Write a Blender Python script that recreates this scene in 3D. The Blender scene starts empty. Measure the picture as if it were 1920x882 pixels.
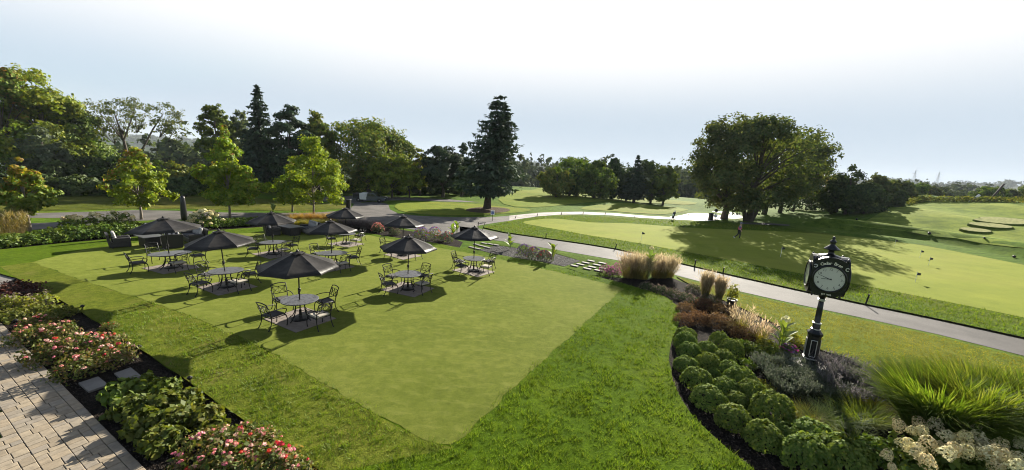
import bpy, math, random
import numpy as np
from mathutils import Vector, Matrix
from mathutils.geometry import delaunay_2d_cdt

# ------------------------------------------------------------------ camera, world, sun, exposure
scene = bpy.context.scene
C = scene.collection
R = math.radians
F, CY, PITCH, ROLL, EYE = 717.6, 441.0, 0.17096, 0.05569, 5.764   # focal length in px of a 1920 px wide frame
cp, sp, cr, sr = math.cos(PITCH), math.sin(PITCH), math.cos(ROLL), math.sin(ROLL)
FW = np.array([0, cp, -sp]); UP0 = np.array([0, sp, cp]); RT0 = np.array([1., 0, 0])
RT = cr * RT0 + sr * UP0; UP = -sr * RT0 + cr * UP0
ORG = np.array([0, 0, EYE])
cam = bpy.data.cameras.new('camera'); cam.sensor_width = 36; cam.lens = F / 1920 * 36
cam.clip_start = 0.1; cam.clip_end = 12000
camo = bpy.data.objects.new('camera', cam); C.objects.link(camo)
camo.matrix_world = Matrix(((RT[0], UP[0], -FW[0], 0), (RT[1], UP[1], -FW[1], 0), (RT[2], UP[2], -FW[2], EYE), (0, 0, 0, 1)))
scene.camera = camo

SUN_AZ, SUN_EL = R(26), R(22.5)      # azimuth clockwise from +y
w = bpy.data.worlds.new('World'); scene.world = w; w.use_nodes = True
nt = w.node_tree; bg = nt.nodes['Background']
sky = nt.nodes.new('ShaderNodeTexSky'); sky.sky_type = 'NISHITA'; sky.sun_disc = False
sky.sun_elevation = SUN_EL; sky.sun_rotation = SUN_AZ; sky.air_density = 1.0; sky.dust_density = 1.6; sky.ozone_density = 1.3
sky.altitude = 200
# pale morning haze whitening the low sky, clearing smoothly to blue overhead
tcw = nt.nodes.new('ShaderNodeTexCoord'); sx = nt.nodes.new('ShaderNodeSeparateXYZ'); nt.links.new(tcw.outputs['Generated'], sx.inputs[0])
vr = nt.nodes.new('ShaderNodeMapRange'); vr.interpolation_type = 'SMOOTHSTEP'; vr.inputs[1].default_value = .10; vr.inputs[2].default_value = .30; vr.inputs[3].default_value = .75; vr.inputs[4].default_value = .97
nt.links.new(sx.outputs[2], vr.inputs[0])
vc = nt.nodes.new('ShaderNodeMix'); vc.data_type = 'RGBA'; vr3 = nt.nodes.new('ShaderNodeMapRange'); vr3.interpolation_type = 'SMOOTHSTEP'; vr3.inputs[1].default_value = .40; vr3.inputs[2].default_value = .74; vr3.inputs[3].default_value = 1.0; vr3.inputs[4].default_value = .05; nt.links.new(sx.outputs[2], vr3.inputs[0])
vm = nt.nodes.new('ShaderNodeMath'); vm.operation = 'MULTIPLY'; nt.links.new(vr.outputs[0], vm.inputs[0]); nt.links.new(vr3.outputs[0], vm.inputs[1]); # the haze scatters forwards: strongest round the sun, clearing away from it
vd = nt.nodes.new('ShaderNodeVectorMath'); vd.operation = 'DOT_PRODUCT'; nt.links.new(tcw.outputs['Generated'], vd.inputs[0]); vd.inputs[1].default_value = (math.sin(SUN_AZ), math.cos(SUN_AZ), 0)
vr4 = nt.nodes.new('ShaderNodeMapRange'); vr4.interpolation_type = 'SMOOTHSTEP'; vr4.inputs[1].default_value = -.75; vr4.inputs[2].default_value = .20; vr4.inputs[3].default_value = .2; vr4.inputs[4].default_value = 1.0; nt.links.new(vd.outputs['Value'], vr4.inputs[0])
vm2 = nt.nodes.new('ShaderNodeMath'); vm2.operation = 'MULTIPLY'; nt.links.new(vm.outputs[0], vm2.inputs[0]); nt.links.new(vr4.outputs[0], vm2.inputs[1]); nt.links.new(vm2.outputs[0], vc.inputs[0])
lim = nt.nodes.new('ShaderNodeMix'); lim.data_type = 'RGBA'; lim.blend_type = 'DARKEN'; lim.inputs[0].default_value = 1; lim.inputs[7].default_value = (3.9, 4.25, 4.6, 1)
nt.links.new(sky.outputs[0], lim.inputs[6]); nt.links.new(lim.outputs[2], vc.inputs[6]); vc.inputs[7].default_value = (3.5, 3.62, 3.78, 1)
vr2 = nt.nodes.new('ShaderNodeMapRange'); vr2.interpolation_type = 'SMOOTHSTEP'; vr2.inputs[1].default_value = .10; vr2.inputs[2].default_value = .28; nt.links.new(sx.outputs[2], vr2.inputs[0])
vc2 = nt.nodes.new('ShaderNodeMix'); vc2.data_type = 'RGBA'; nt.links.new(vr2.outputs[0], vc2.inputs[0]); vc2.inputs[6].default_value = (2.85, 3.5, 4.15, 1); vc2.inputs[7].default_value = (5.6, 5.6, 5.6, 1); nt.links.new(vc2.outputs[2], vc.inputs[7])
nt.links.new(vc.outputs[2], bg.inputs[0]); bg.inputs[1].default_value = 0.050
sl = bpy.data.lights.new('sun', 'SUN'); sl.energy = 5.0; sl.angle = R(0.5); sl.color = (1.0, 0.93, 0.80)
so = bpy.data.objects.new('sun', sl); C.objects.link(so)
sdir = Vector((math.sin(SUN_AZ) * math.cos(SUN_EL), math.cos(SUN_AZ) * math.cos(SUN_EL), math.sin(SUN_EL)))
so.rotation_euler = sdir.to_track_quat('Z', 'Y').to_euler(); so.location = (0, 0, 60)
vs = scene.view_settings; vs.view_transform = 'Standard'; vs.look = 'None'; vs.gamma = 1; vs.use_curve_mapping = False
vs.exposure = 1.92
cy = scene.cycles
cy.max_bounces = 6; cy.diffuse_bounces = 3; cy.glossy_bounces = 2; cy.transmission_bounces = 4; cy.volume_bounces = 0
cy.transparent_max_bounces = 6; cy.filter_width = 1.05; cy.use_denoising = True; cy.denoiser = 'OPENIMAGEDENOISE'; cy.denoising_input_passes = 'RGB_ALBEDO_NORMAL'; cy.denoising_prefilter = 'ACCURATE'

# ------------------------------------------------------------------ terrain
def ss(a, b, x):
    t = np.clip((x - a) / (b - a), 0, 1); return t * t * (3 - 2 * t)
BASE = -0.08
def ray(px, py):
    d = FW + (px - 960) / F * RT - (py - CY) / F * UP
    return d
def flat(px, py, z=0.0):
    d = ray(px, py); t = (z - EYE) / d[2]
    return ORG + d * t
RIDGE = np.array([flat(*p)[:2] for p in ((1470, 419), (1560, 431), (1640, 440), (1720, 449), (1820, 466), (1920, 487), (2060, 512))])
def ridge_z(x, y):
    best = np.full(x.shape, 1e9); sd = np.zeros(x.shape); along = np.zeros(x.shape)
    n = len(RIDGE) - 1
    for i in range(n):
        a, b = RIDGE[i], RIDGE[i + 1]; ab = b - a; L2 = ab @ ab
        t = np.clip(((x - a[0]) * ab[0] + (y - a[1]) * ab[1]) / L2, 0, 1)
        dx, dy = x - a[0] - t * ab[0], y - a[1] - t * ab[1]
        d = np.hypot(dx, dy); s = np.sign(ab[0] * dy - ab[1] * dx)
        m = d < best
        best = np.where(m, d, best); sd = np.where(m, s * d, sd); along = np.where(m, (i + t) / n, along)
    e = ss(0, .12, along) * (1 - .6 * ss(.85, 1, along))
    return 1.3 * ss(-.2, 2.3, sd) * (1 - .85 * ss(4, 16, sd)) * e
def terr(x, y):
    x = np.asarray(x, float); y = np.asarray(y, float)
    rho = np.hypot(x, y); th = np.degrees(np.arctan2(x, y))
    z = np.full(x.shape, BASE)
    wr = ss(38, 47, th) * (1 - ss(95, 120, th))
    z = z + wr * (4.7 * ss(66, 140, rho) - 9 * ss(150, 330, rho) + .55 * np.sin(rho * .17 + th * .22) * ss(62, 85, rho) * (1 - ss(130, 160, rho)))
    wm = ss(-14, -5, th) * (1 - ss(38, 46, th))
    z = z - wm * 5.5 * ss(110, 250, rho)
    wl = 1 - ss(-14, -5, th)
    z = z - wl * 16 * ss(85, 300, rho)
    hills = 30 + 9 * ss(2, -14, th) + 12 * ss(40, 55, th) + 6 * np.sin(th * .13 + 1) + 6 * np.sin(th * .31 + 2) + 4 * np.sin(th * .9) + 10 * ss(-20, -34, th)
    hills = hills + 5 * np.sin(rho * .011 + th * .3) + 3.5 * np.sin(th * 2.1 + rho * .006)
    z = z + hills * ss(700, 2300, rho)
    und = ss(48, 90, rho) * (1 - ss(300, 600, rho)) * ss(-30, -2, th)
    z = z + und * (.28 * np.sin(x * .11 + .5) * np.sin(y * .083 + 1) + .18 * np.sin(x * .19 + y * .13))
    z = z + ridge_z(x, y)
    return z
TS = np.geomspace(3, 5000, 700)
def at(px, py, z=None):
    if z is not None: return flat(px, py, z)
    d = ray(px, py); d = d / np.linalg.norm(d)
    P = ORG + TS[:, None] * d; h = P[:, 2] - terr(P[:, 0], P[:, 1])
    i = int(np.argmax(h < 0))
    if i == 0: i = len(TS) - 1
    a, b = TS[i - 1], TS[i]
    for _ in range(18):
        m = (a + b) / 2; q = ORG + m * d
        if q[2] < terr(q[0], q[1]): b = m
        else: a = m
    q = ORG + a * d; q[2] = float(terr(q[0], q[1])); return q
def ray_at(px, py, Y):
    d = ray(px, py); return ORG + d * (Y / d[1])
def tz(x, y): return float(terr(np.array(x), np.array(y)))

# ------------------------------------------------------------------ materials
def srgb(h): return tuple(((int(h[i:i + 2], 16) / 255 + .055) / 1.055) ** 2.4 if int(h[i:i + 2], 16) > 10 else int(h[i:i + 2], 16) / 255 / 12.92 for i in (0, 2, 4)) + (1,)
def newmat(name):
    m = bpy.data.materials.new(name); m.use_nodes = True
    t = m.node_tree; return m, t, t.nodes, t.links, t.nodes['Principled BSDF']
def ramp(N, cols, pos=None, interp='LINEAR'):
    r = N.new('ShaderNodeValToRGB'); e = r.color_ramp.elements; r.color_ramp.interpolation = interp
    n = len(cols)
    for i, c in enumerate(cols):
        p = pos[i] if pos else i / (n - 1)
        el = e[i] if i < 2 else e.new(p)
        el.position = p; el.color = tuple(c) + ((1,) if len(c) == 3 else ())
    return r
def noise(N, L, scale, detail=4, rough=.55, coord=None, stretch=None, dist=0.0):
    n = N.new('ShaderNodeTexNoise'); n.inputs['Scale'].default_value = scale; n.inputs['Detail'].default_value = detail
    n.inputs['Roughness'].default_value = rough; n.inputs['Distortion'].default_value = dist
    if coord is not None:
        if stretch:
            mp = N.new('ShaderNodeMapping'); mp.inputs['Scale'].default_value = stretch[:3]
            if len(stretch) > 3: mp.inputs['Rotation'].default_value = (0, 0, stretch[3])
            L.new(coord, mp.inputs[0]); coord = mp.outputs[0]
        L.new(coord, n.inputs['Vector'])
    return n
def mixc(N, L, fac, a, b, mode='MIX'):
    m = N.new('ShaderNodeMix'); m.data_type = 'RGBA'; m.blend_type = mode
    if isinstance(fac, float): m.inputs[0].default_value = fac
    else: L.new(fac, m.inputs[0])
    for s, v in ((m.inputs[6], a), (m.inputs[7], b)):
        if isinstance(v, tuple): s.default_value = v if len(v) == 4 else v + (1,)
        else: L.new(v, s)
    return m.outputs[2]
def bump(N, L, B, h, strength, dist):
    b = N.new('ShaderNodeBump'); b.inputs['Strength'].default_value = strength; b.inputs['Distance'].default_value = dist
    L.new(h, b.inputs['Height']); L.new(b.outputs[0], B.inputs['Normal']); return b
def solid(name, col, rough=.6, metal=0.0, var=.15, scale=6., bmp=0.0, spec=.5, coat=0.0):
    m, t, N, L, B = newmat(name)
    tc = N.new('ShaderNodeTexCoord'); n = noise(N, L, scale, 4, .6, tc.outputs['Object'])
    r = ramp(N, [tuple(c * (1 - var) for c in col), tuple(min(1, c * (1 + var)) for c in col)], [.3, .7])
    L.new(n.outputs[0], r.inputs[0]); L.new(r.outputs[0], B.inputs['Base Color'])
    B.inputs['Roughness'].default_value = rough; B.inputs['Metallic'].default_value = metal
    B.inputs['Specular IOR Level'].default_value = spec; B.inputs['Coat Weight'].default_value = coat
    if bmp: bump(N, L, B, n.outputs[0], bmp, .02)
    return m
def leaf(name, cols, trans=.4, gloss=.02, objvar=.12, tint=(1.25, 1.2, .55, 1)):
    m, t, N, L, B = newmat(name); N.remove(B)
    out = N['Material Output']
    g = N.new('ShaderNodeNewGeometry'); r = ramp(N, cols); L.new(g.outputs['Random Per Island'], r.inputs[0])
    tc = N.new('ShaderNodeTexCoord'); n = noise(N, L, .9, 2, .5, tc.outputs['Object'])
    hs = N.new('ShaderNodeHueSaturation'); L.new(r.outputs[0], hs.inputs['Color'])
    mr = N.new('ShaderNodeMapRange'); mr.inputs[1].default_value = .3; mr.inputs[2].default_value = .7
    mr.inputs[3].default_value = .72; mr.inputs[4].default_value = 1.28; L.new(n.outputs[0], mr.inputs[0]); L.new(mr.outputs[0], hs.inputs['Value'])
    oi = N.new('ShaderNodeObjectInfo'); mr2 = N.new('ShaderNodeMapRange'); mr2.inputs[3].default_value = .5 - objvar * .12; mr2.inputs[4].default_value = .5 + objvar * .12
    L.new(oi.outputs['Random'], mr2.inputs[0]); L.new(mr2.outputs[0], hs.inputs['Hue'])
    d = N.new('ShaderNodeBsdfDiffuse'); tr = N.new('ShaderNodeBsdfTranslucent'); gl = N.new('ShaderNodeBsdfGlossy'); gl.inputs['Roughness'].default_value = .6
    L.new(hs.outputs[0], d.inputs[0])
    tcx = mixc(N, L, 1.0, hs.outputs[0], tint, 'MULTIPLY'); L.new(tcx, tr.inputs[0])
    m1 = N.new('ShaderNodeMixShader'); m1.inputs[0].default_value = trans; L.new(d.outputs[0], m1.inputs[1]); L.new(tr.outputs[0], m1.inputs[2])
    m2 = N.new('ShaderNodeMixShader'); m2.inputs[0].default_value = gloss; L.new(m1.outputs[0], m2.inputs[1]); L.new(gl.outputs[0], m2.inputs[2])
    L.new(m2.outputs[0], out.inputs[0]); return m
def turf(name, cols, fine=38., patch=.35, stretch=None, bmp=.5, dist=.03, mid=3.0, pale=None, pale_t=(.58, .7), far=False, amp=1.0, fuzz=.0):
    m, t, N, L, B = newmat(name)
    g = N.new('ShaderNodeNewGeometry').outputs['Position']
    a = noise(N, L, patch, 5, .6, g, stretch); b = noise(N, L, mid, 5, .65, g); c = noise(N, L, fine, 3, .7, g)
    r = ramp(N, cols[:3], [.3, .5, .7]); L.new(a.outputs[0], r.inputs[0])
    r2 = ramp(N, [(1 - .40 * amp, 1 - .34 * amp, 1 - .42 * amp), (1 + .36 * amp, 1 + .30 * amp, 1 + .30 * amp)], [.32, .68]); L.new(b.outputs[0], r2.inputs[0])
    r3 = ramp(N, [(.55, .6, .55), (1.4, 1.35, 1.3)], [.3, .7]); L.new(c.outputs[0], r3.inputs[0])
    x = mixc(N, L, 1.0, r.outputs[0], r2.outputs[0], 'MULTIPLY'); x = mixc(N, L, 1.0, x, r3.outputs[0], 'MULTIPLY')
    if far:
        ln = N.new('ShaderNodeVectorMath'); ln.operation = 'LENGTH'; L.new(g, ln.inputs[0]); mr = N.new('ShaderNodeMapRange'); mr.inputs[1].default_value = 260; mr.inputs[2].default_value = 420; L.new(ln.outputs['Value'], mr.inputs[0])
        wn = noise(N, L, .0035, 5, .6, g, (1, 2.2, 1)); wr_ = ramp(N, [(.016, .028, .010), (.022, .036, .012), (.07, .09, .03), (.10, .10, .04)], [.3, .62, .65, .8]); L.new(wn.outputs[0], wr_.inputs[0])
        tn = noise(N, L, .06, 4, .7, g); tr_ = ramp(N, [(.5, .5, .5), (1.5, 1.5, 1.4)], [.35, .65]); L.new(tn.outputs[0], tr_.inputs[0]); x = mixc(N, L, mr.outputs[0], x, mixc(N, L, 1.0, wr_.outputs[0], tr_.outputs[0], 'MULTIPLY'))
    if pale:
        pn = noise(N, L, pale[1], 5, .7, g, pale[2] if len(pale) > 2 else None, .4)
        pr = ramp(N, [(0, 0, 0), (1, 1, 1)], list(pale_t)); L.new(pn.outputs[0], pr.inputs[0]); x = mixc(N, L, pr.outputs[0], x, pale[0])
    L.new(x, B.inputs['Base Color']); B.inputs['Roughness'].default_value = .95; B.inputs['Specular IOR Level'].default_value = .02
    B.inputs['Sheen Weight'].default_value = fuzz; B.inputs['Sheen Roughness'].default_value = .5; B.inputs['Sheen Tint'].default_value = (.62, .72, .14, 1)
    ad = N.new('ShaderNodeMath'); ad.operation = 'ADD'; L.new(b.outputs[0], ad.inputs[0]); L.new(c.outputs[0], ad.inputs[1])
    bump(N, L, B, ad.outputs[0], bmp, dist); return m
def asphalt(name, cols, scale=90.):
    m, t, N, L, B = newmat(name); g = N.new('ShaderNodeNewGeometry').outputs['Position']
    a = noise(N, L, .5, 5, .6, g); b = noise(N, L, scale, 2, .6, g)
    r = ramp(N, [tuple(v * .8 for v in cols[0]), tuple(v * 1.15 for v in cols[1])], [.32, .68]); L.new(a.outputs[0], r.inputs[0]); r2 = ramp(N, [(.62, .62, .62), (1.38, 1.38, 1.38)], [.3, .7]); L.new(b.outputs[0], r2.inputs[0])
    L.new(mixc(N, L, 1.0, r.outputs[0], r2.outputs[0], 'MULTIPLY'), B.inputs['Base Color']); B.inputs['Roughness'].default_value = .8
    B.inputs['Specular IOR Level'].default_value = .1
    bump(N, L, B, b.outputs[0], .3, .01); return m
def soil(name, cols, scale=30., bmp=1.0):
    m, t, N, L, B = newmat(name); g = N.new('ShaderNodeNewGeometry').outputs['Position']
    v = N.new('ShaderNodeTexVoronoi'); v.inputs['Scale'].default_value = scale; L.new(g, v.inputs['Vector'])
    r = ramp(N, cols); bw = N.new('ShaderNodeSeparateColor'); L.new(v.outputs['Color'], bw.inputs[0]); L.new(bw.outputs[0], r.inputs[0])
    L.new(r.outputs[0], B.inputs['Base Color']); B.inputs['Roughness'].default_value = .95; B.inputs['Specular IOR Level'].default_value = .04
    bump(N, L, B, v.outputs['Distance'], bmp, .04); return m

M = {}
M['ground'] = turf('rough_meadow', [(0.039, 0.078, 0.0078), (0.0598, 0.104, 0.0104), (0.0832, 0.1144, 0.0156)], 14., .11, None, .6, .06, 1.2, pale=((.10, .095, .02), .05), far=True)
M['rough'] = turf('rough_turf', [(0.03, 0.06, 0.002), (0.046, 0.082, 0.003), (0.064, 0.092, 0.005)], 30., .3, None, .8, .05, 4.0, pale=((.085, .092, .016), .5), pale_t=(.6, .75), fuzz=.05)
M['fine'] = turf('fine_turf', [(0.0511, 0.0656, 0.0105), (0.0674, 0.0825, 0.0142), (0.0838, 0.0937, 0.0199)], 45., .35, None, .35, .015, 4.0, pale=((.112, .120, .028), 1.9, (.8, 1.7, 1, .35)), pale_t=(.50, .78), amp=.55, fuzz=.12)
M['green'] = turf('green_turf', [(0.12, 0.146, 0.02), (0.142, 0.164, 0.025), (0.16, 0.17, 0.032)], 60., .12, (.5, 1.6, 1, -.3), .15, .008, .5, amp=.35, fuzz=.04)
M['fairway'] = turf('fairway_turf', [(0.095, 0.135, 0.014), (0.118, 0.148, 0.018), (0.14, 0.152, 0.022)], 20., .1, (.6, 2, 1, .2), .25, .02, .7, amp=.5)
M['collar'] = turf('collar_turf', [(0.046, 0.084, 0.006), (0.064, 0.098, 0.008), (0.086, 0.1, 0.012)], 24., .25, None, .8, .06, 2.5)
M['dry'] = turf('dry_turf', [(0.066, 0.094, 0.007), (0.086, 0.108, 0.01), (0.102, 0.108, 0.014)], 34., .25, (1.2, .8, 1, .4), .6, .035, 3.0)
M['hillturf'] = turf('hill_turf', [(0.098, 0.1456, 0.0196), (0.1316, 0.1708, 0.0252), (0.1652, 0.182, 0.0392)], 10., .05, None, .3, .04, .4)
M['teeturf'] = turf('tee_turf', [(.23, .24, .10), (.26, .26, .12), (.28, .27, .14)], 40., .1, None, .2, .01)
M['vergeturf'] = turf('verge_turf', [(.052, .066, .010), (.072, .080, .014), (.100, .092, .022)], 14., .15, None, .6, .05, 1.0)
M['coarse'] = turf('coarse_turf', [(0.0534, 0.0736, 0.0074), (0.0754, 0.0938, 0.011), (0.0994, 0.1049, 0.0184)], 30., .5, None, .9, .05, 5.0, pale=((.12, .108, .030), .7), pale_t=(.55, .72), fuzz=.05)
M['sand'] = solid('sand', (.72, .68, .60), .9, 0, .06, 3., .3)
M['asphalt'] = asphalt('driveway_asphalt', [(.078, .072, .067), (.108, .099, .090)])
M['path'] = asphalt('path_asphalt', [(.049, .046, .044), (.069, .064, .061)])
M['cart'] = asphalt('cart_path', [(.21, .195, .178), (.29, .268, .24)])
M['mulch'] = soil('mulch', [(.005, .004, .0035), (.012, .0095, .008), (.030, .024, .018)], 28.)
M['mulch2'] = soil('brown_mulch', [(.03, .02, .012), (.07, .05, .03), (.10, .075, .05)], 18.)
M['gravel'] = soil('dark_gravel', [(.010, .010, .010), (.035, .034, .032), (.11, .107, .104)], 16.)
M['soilcut'] = soil('cut_soil', [(.012, .010, .007), (.03, .024, .015)], 20.)
M['slab'] = solid('stone_slab', (.118, .108, .096), .8, 0, .15, 5., .3)
M['joint'] = soil('joint_sand', [(.03, .026, .02), (.08, .07, .055)], 40.)
m, t, N, L, B = newmat('paver_stone'); oi = N.new('ShaderNodeObjectInfo'); tc = N.new('ShaderNodeTexCoord')
r = ramp(N, [(.172, .137, .092), (.220, .174, .116), (.174, .148, .115), (.238, .190, .126), (.158, .136, .106)]); L.new(oi.outputs['Random'], r.inputs[0])
n = noise(N, L, 9., 6, .7, N.new('ShaderNodeNewGeometry').outputs['Position']); r2 = ramp(N, [(.72, .72, .72), (1.2, 1.2, 1.2)], [.3, .7]); L.new(n.outputs[0], r2.inputs[0])
L.new(mixc(N, L, 1.0, r.outputs[0], r2.outputs[0], 'MULTIPLY'), B.inputs['Base Color']); B.inputs['Roughness'].default_value = .85; bump(N, L, B, n.outputs[0], .3, .01); M['paver'] = m
M['bark'] = solid('bark', (.055, .042, .032), .9, 0, .4, 5., .6)
M['paleb'] = solid('pale_bark', (.17, .14, .11), .9, 0, .3, 5., .5)
M['metal'] = solid('dark_cast_metal', (.007, .007, .007), .5, .0, .2, 20., 0, .25)
M['black'] = solid('black_paint', (.007, .007, .008), .35, 0, .1, 5., 0, .35, .1)
M['silver'] = solid('silver_trim', (.62, .61, .58), .35, .6, .05)
M['white'] = solid('white_paint', (.78, .77, .74), .5, 0, .04)
M['wicker'] = solid('dark_wicker', (.014, .012, .011), .55, 0, .3, 60., .8)
M['cushion'] = solid('charcoal_cushion', (.032, .031, .034), .9, 0, .15, 12., .2)
M['palecush'] = solid('pale_cushion', (.30, .27, .22), .9, 0, .1, 12., .2)
m, t, N, L, B = newmat('striped_fabric'); tc = N.new('ShaderNodeTexCoord'); wv = N.new('ShaderNodeTexWave'); wv.inputs['Scale'].default_value = 1.6; wv.bands_direction = 'X'
L.new(tc.outputs['Object'], wv.inputs[0]); r = ramp(N, [(.025, .025, .03), (.38, .36, .34)], [.45, .55]); L.new(wv.outputs[0], r.inputs[0]); L.new(r.outputs[0], B.inputs['Base Color']); B.inputs['Roughness'].default_value = .9; M['stripe'] = m
m, t, N, L, B = newmat('umbrella_canvas'); g = N.new('ShaderNodeNewGeometry').outputs['Position']
n = noise(N, L, 5., 4, .6, g); r = ramp(N, [(.022, .0205, .020), (.036, .0335, .031)], [.3, .7]); L.new(n.outputs[0], r.inputs[0]); L.new(r.outputs[0], B.inputs['Base Color'])
B.inputs['Roughness'].default_value = .45; B.inputs['Specular IOR Level'].default_value = .05; B.inputs['Sheen Weight'].default_value = .0; B.inputs['Sheen Roughness'].default_value = .4; B.inputs['Sheen Tint'].default_value = (.9, .82, .72, 1)
n2 = noise(N, L, 3., 2, .5, g); bump(N, L, B, n2.outputs[0], .35, .06); M['canvas'] = m
m, t, N, L, B = newmat('lattice_top'); tc = N.new('ShaderNodeTexCoord'); v = N.new('ShaderNodeTexVoronoi'); v.inputs['Scale'].default_value = 11; L.new(tc.outputs['Object'], v.inputs['Vector'])
r = ramp(N, [(.003, .003, .003), (.06, .062, .068)], [.25, .42]); L.new(v.outputs['Distance'], r.inputs[0]); L.new(r.outputs[0], B.inputs['Base Color']); B.inputs['Roughness'].default_value = .38
bump(N, L, B, v.outputs['Distance'], .5, .01); M['lattice'] = m
M['dial'] = solid('dial_glass', (.52, .50, .45), .12, 0, .02, 3., 0, .5, .5)
M['sideglass'] = solid('side_dial', (.55, .58, .50), .12, 0, .03, 3., 0, .5, .5)
M['gold'] = solid('gold_letter', (.88, .82, .66), .5, 0, .03)
M['ink'] = solid('ink', (.02, .02, .025), .5, 0, .05)
M['stone'] = solid('rough_stone', (.30, .29, .27), .9, 0, .3, 4., .8)
# foliage
M['maple'] = leaf('maple_leaves', [(0.102, 0.1818, 0.01), (0.1722, 0.2571, 0.015), (0.2359, 0.2696, 0.02)], .42)
M['mapletip'] = leaf('autumn_leaves', [(0.143, 0.132, 0.0198), (0.242, 0.187, 0.0242), (0.286, 0.132, 0.0264)], .45)
M['oak'] = leaf('mid_leaves', [(0.053, 0.0977, 0.0104), (0.0871, 0.1351, 0.0139), (0.1325, 0.1635, 0.021)], .25)
M['big'] = leaf('shade_tree_leaves', [(0.0439, 0.0715, 0.02), (0.0704, 0.0994, 0.0256), (0.1098, 0.1193, 0.0369)], .36)
M['olive'] = leaf('olive_leaves', [(0.0747, 0.1158, 0.0143), (0.127, 0.1587, 0.0215), (0.1868, 0.1681, 0.0286)], .3)
M['yolive'] = leaf('yellow_green_leaves', [(0.0878, 0.1418, 0.0108), (0.1418, 0.1958, 0.0135), (0.2025, 0.216, 0.0189)], .36)
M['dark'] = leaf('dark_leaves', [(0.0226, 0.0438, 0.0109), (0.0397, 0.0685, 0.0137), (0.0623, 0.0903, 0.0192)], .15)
M['pine'] = leaf('pine_needles', [(0.0184, 0.0398, 0.0133), (0.0321, 0.0575, 0.0199), (0.0551, 0.0796, 0.0287)], .12, .03)
M['spruce'] = leaf('spruce_needles', [(0.024, 0.048, 0.0288), (0.0432, 0.072, 0.0408), (0.0672, 0.1008, 0.0576)], .10, .03)
M['grey'] = leaf('grey_green_leaves', [(0.066, 0.0935, 0.0495), (0.099, 0.1265, 0.0682), (0.121, 0.143, 0.0825)], .35)
M['orange'] = leaf('orange_leaves', [(0.138, 0.115, 0.0253), (0.1955, 0.138, 0.0299), (0.23, 0.1265, 0.0299)], .4)
M['farleaf'] = leaf('far_leaves', [(0.0414, 0.0662, 0.0281), (0.058, 0.0828, 0.0343), (0.0759, 0.0911, 0.0406)], .15, .02)
M['mound'] = leaf('mound_leaves', [(0.0627, 0.1066, 0.0161), (0.1066, 0.1568, 0.0242), (0.1631, 0.2007, 0.043)], .3, .01)
M['rosel'] = leaf('rose_leaves', [(.050, .080, .010), (.090, .110, .018), (.190, .120, .055)], .35)
M['heuch'] = leaf('broad_leaves', [(.050, .075, .010), (.095, .115, .016), (.145, .145, .030)], .35, .015)
M['burg'] = leaf('burgundy_leaves', [(.030, .008, .010), (.060, .016, .016), (.075, .030, .020)], .3)
M['limebush'] = leaf('lime_leaves', [(.110, .140, .016), (.170, .190, .022), (.210, .200, .030)], .45)
M['brownp'] = leaf('brown_seedheads', [(0.069, 0.0345, 0.0138), (0.1265, 0.069, 0.0253), (0.1725, 0.1035, 0.0391)], .4, .02, tint=(1, 1, 1, 1))
M['pinkgrey'] = leaf('pinkish_leaves', [(0.088, 0.066, 0.044), (0.165, 0.121, 0.088), (0.253, 0.198, 0.165)], .35, tint=(1, 1, 1, 1))
M['lav'] = leaf('lavender_sprays', [(.055, .065, .045), (.105, .095, .092), (.155, .135, .145)], .3, tint=(1, 1, 1, 1))
M['silverl'] = leaf('silver_leaves', [(0.046, 0.0667, 0.0322), (0.0805, 0.0978, 0.0575), (0.1323, 0.138, 0.0978)], .3, tint=(1, 1, 1, 1))
M['blade'] = leaf('green_blades', [(0.06, 0.1064, 0.008), (0.1, 0.152, 0.014), (0.165, 0.1947, 0.036)], .5, .015)
M['bladey'] = leaf('yellow_blades', [(.120, .130, .014), (.190, .180, .024), (.220, .190, .040)], .45)
M['bladeb'] = leaf('blue_green_blades', [(.045, .080, .020), (.075, .110, .030), (.100, .130, .045)], .35)
M['tan'] = leaf('tan_plumes', [(0.297, 0.216, 0.1148), (0.459, 0.3578, 0.2025), (0.567, 0.4657, 0.2835)], .5, .02, tint=(1, 1, 1, 1))
M['tang'] = leaf('reed_blades', [(0.104, 0.1105, 0.0234), (0.182, 0.156, 0.0442), (0.26, 0.195, 0.078)], .4, .03)
M['orangeg'] = leaf('orange_grass', [(.200, .120, .030), (.300, .180, .050), (.280, .200, .060)], .45, .02)
M['greyg'] = leaf('grey_purple_grass', [(.080, .060, .055), (.130, .100, .095), (.170, .140, .130)], .4, .02, tint=(1, 1, 1, 1))
M['canna'] = leaf('canna_leaf', [(.100, .170, .014), (.150, .210, .020)], .45, .1)
M['pink'] = leaf('pink_petals', [(.60, .10, .13), (.70, .22, .22), (.76, .40, .34)], .3, .02, .25, tint=(1, 1, 1, 1))
M['palepink'] = leaf('pale_pink_petals', [(.66, .28, .26), (.72, .42, .36), (.76, .54, .46)], .3, .02, .2, tint=(1, 1, 1, 1))
M['red'] = leaf('red_petals', [(.50, .02, .02), (.62, .04, .05)], .3, .03, tint=(1, 1, 1, 1))
M['purple'] = leaf('purple_petals', [(.16, .08, .26), (.26, .16, .40)], .3, .03, tint=(1, 1, 1, 1))
M['magenta'] = leaf('magenta_petals', [(.42, .04, .26), (.55, .08, .34)], .3, .03, tint=(1, 1, 1, 1))
M['hyd'] = leaf('hydrangea_florets', [(0.648, 0.5472, 0.2295), (0.756, 0.684, 0.3645), (0.6912, 0.5244, 0.27)], .3, .03, .12, tint=(1, 1, 1, 1))
M['hydw'] = leaf('white_florets', [(0.651, 0.594, 0.312), (0.756, 0.702, 0.432)], .3, .03, .1, tint=(1, 1, 1, 1))
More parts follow.
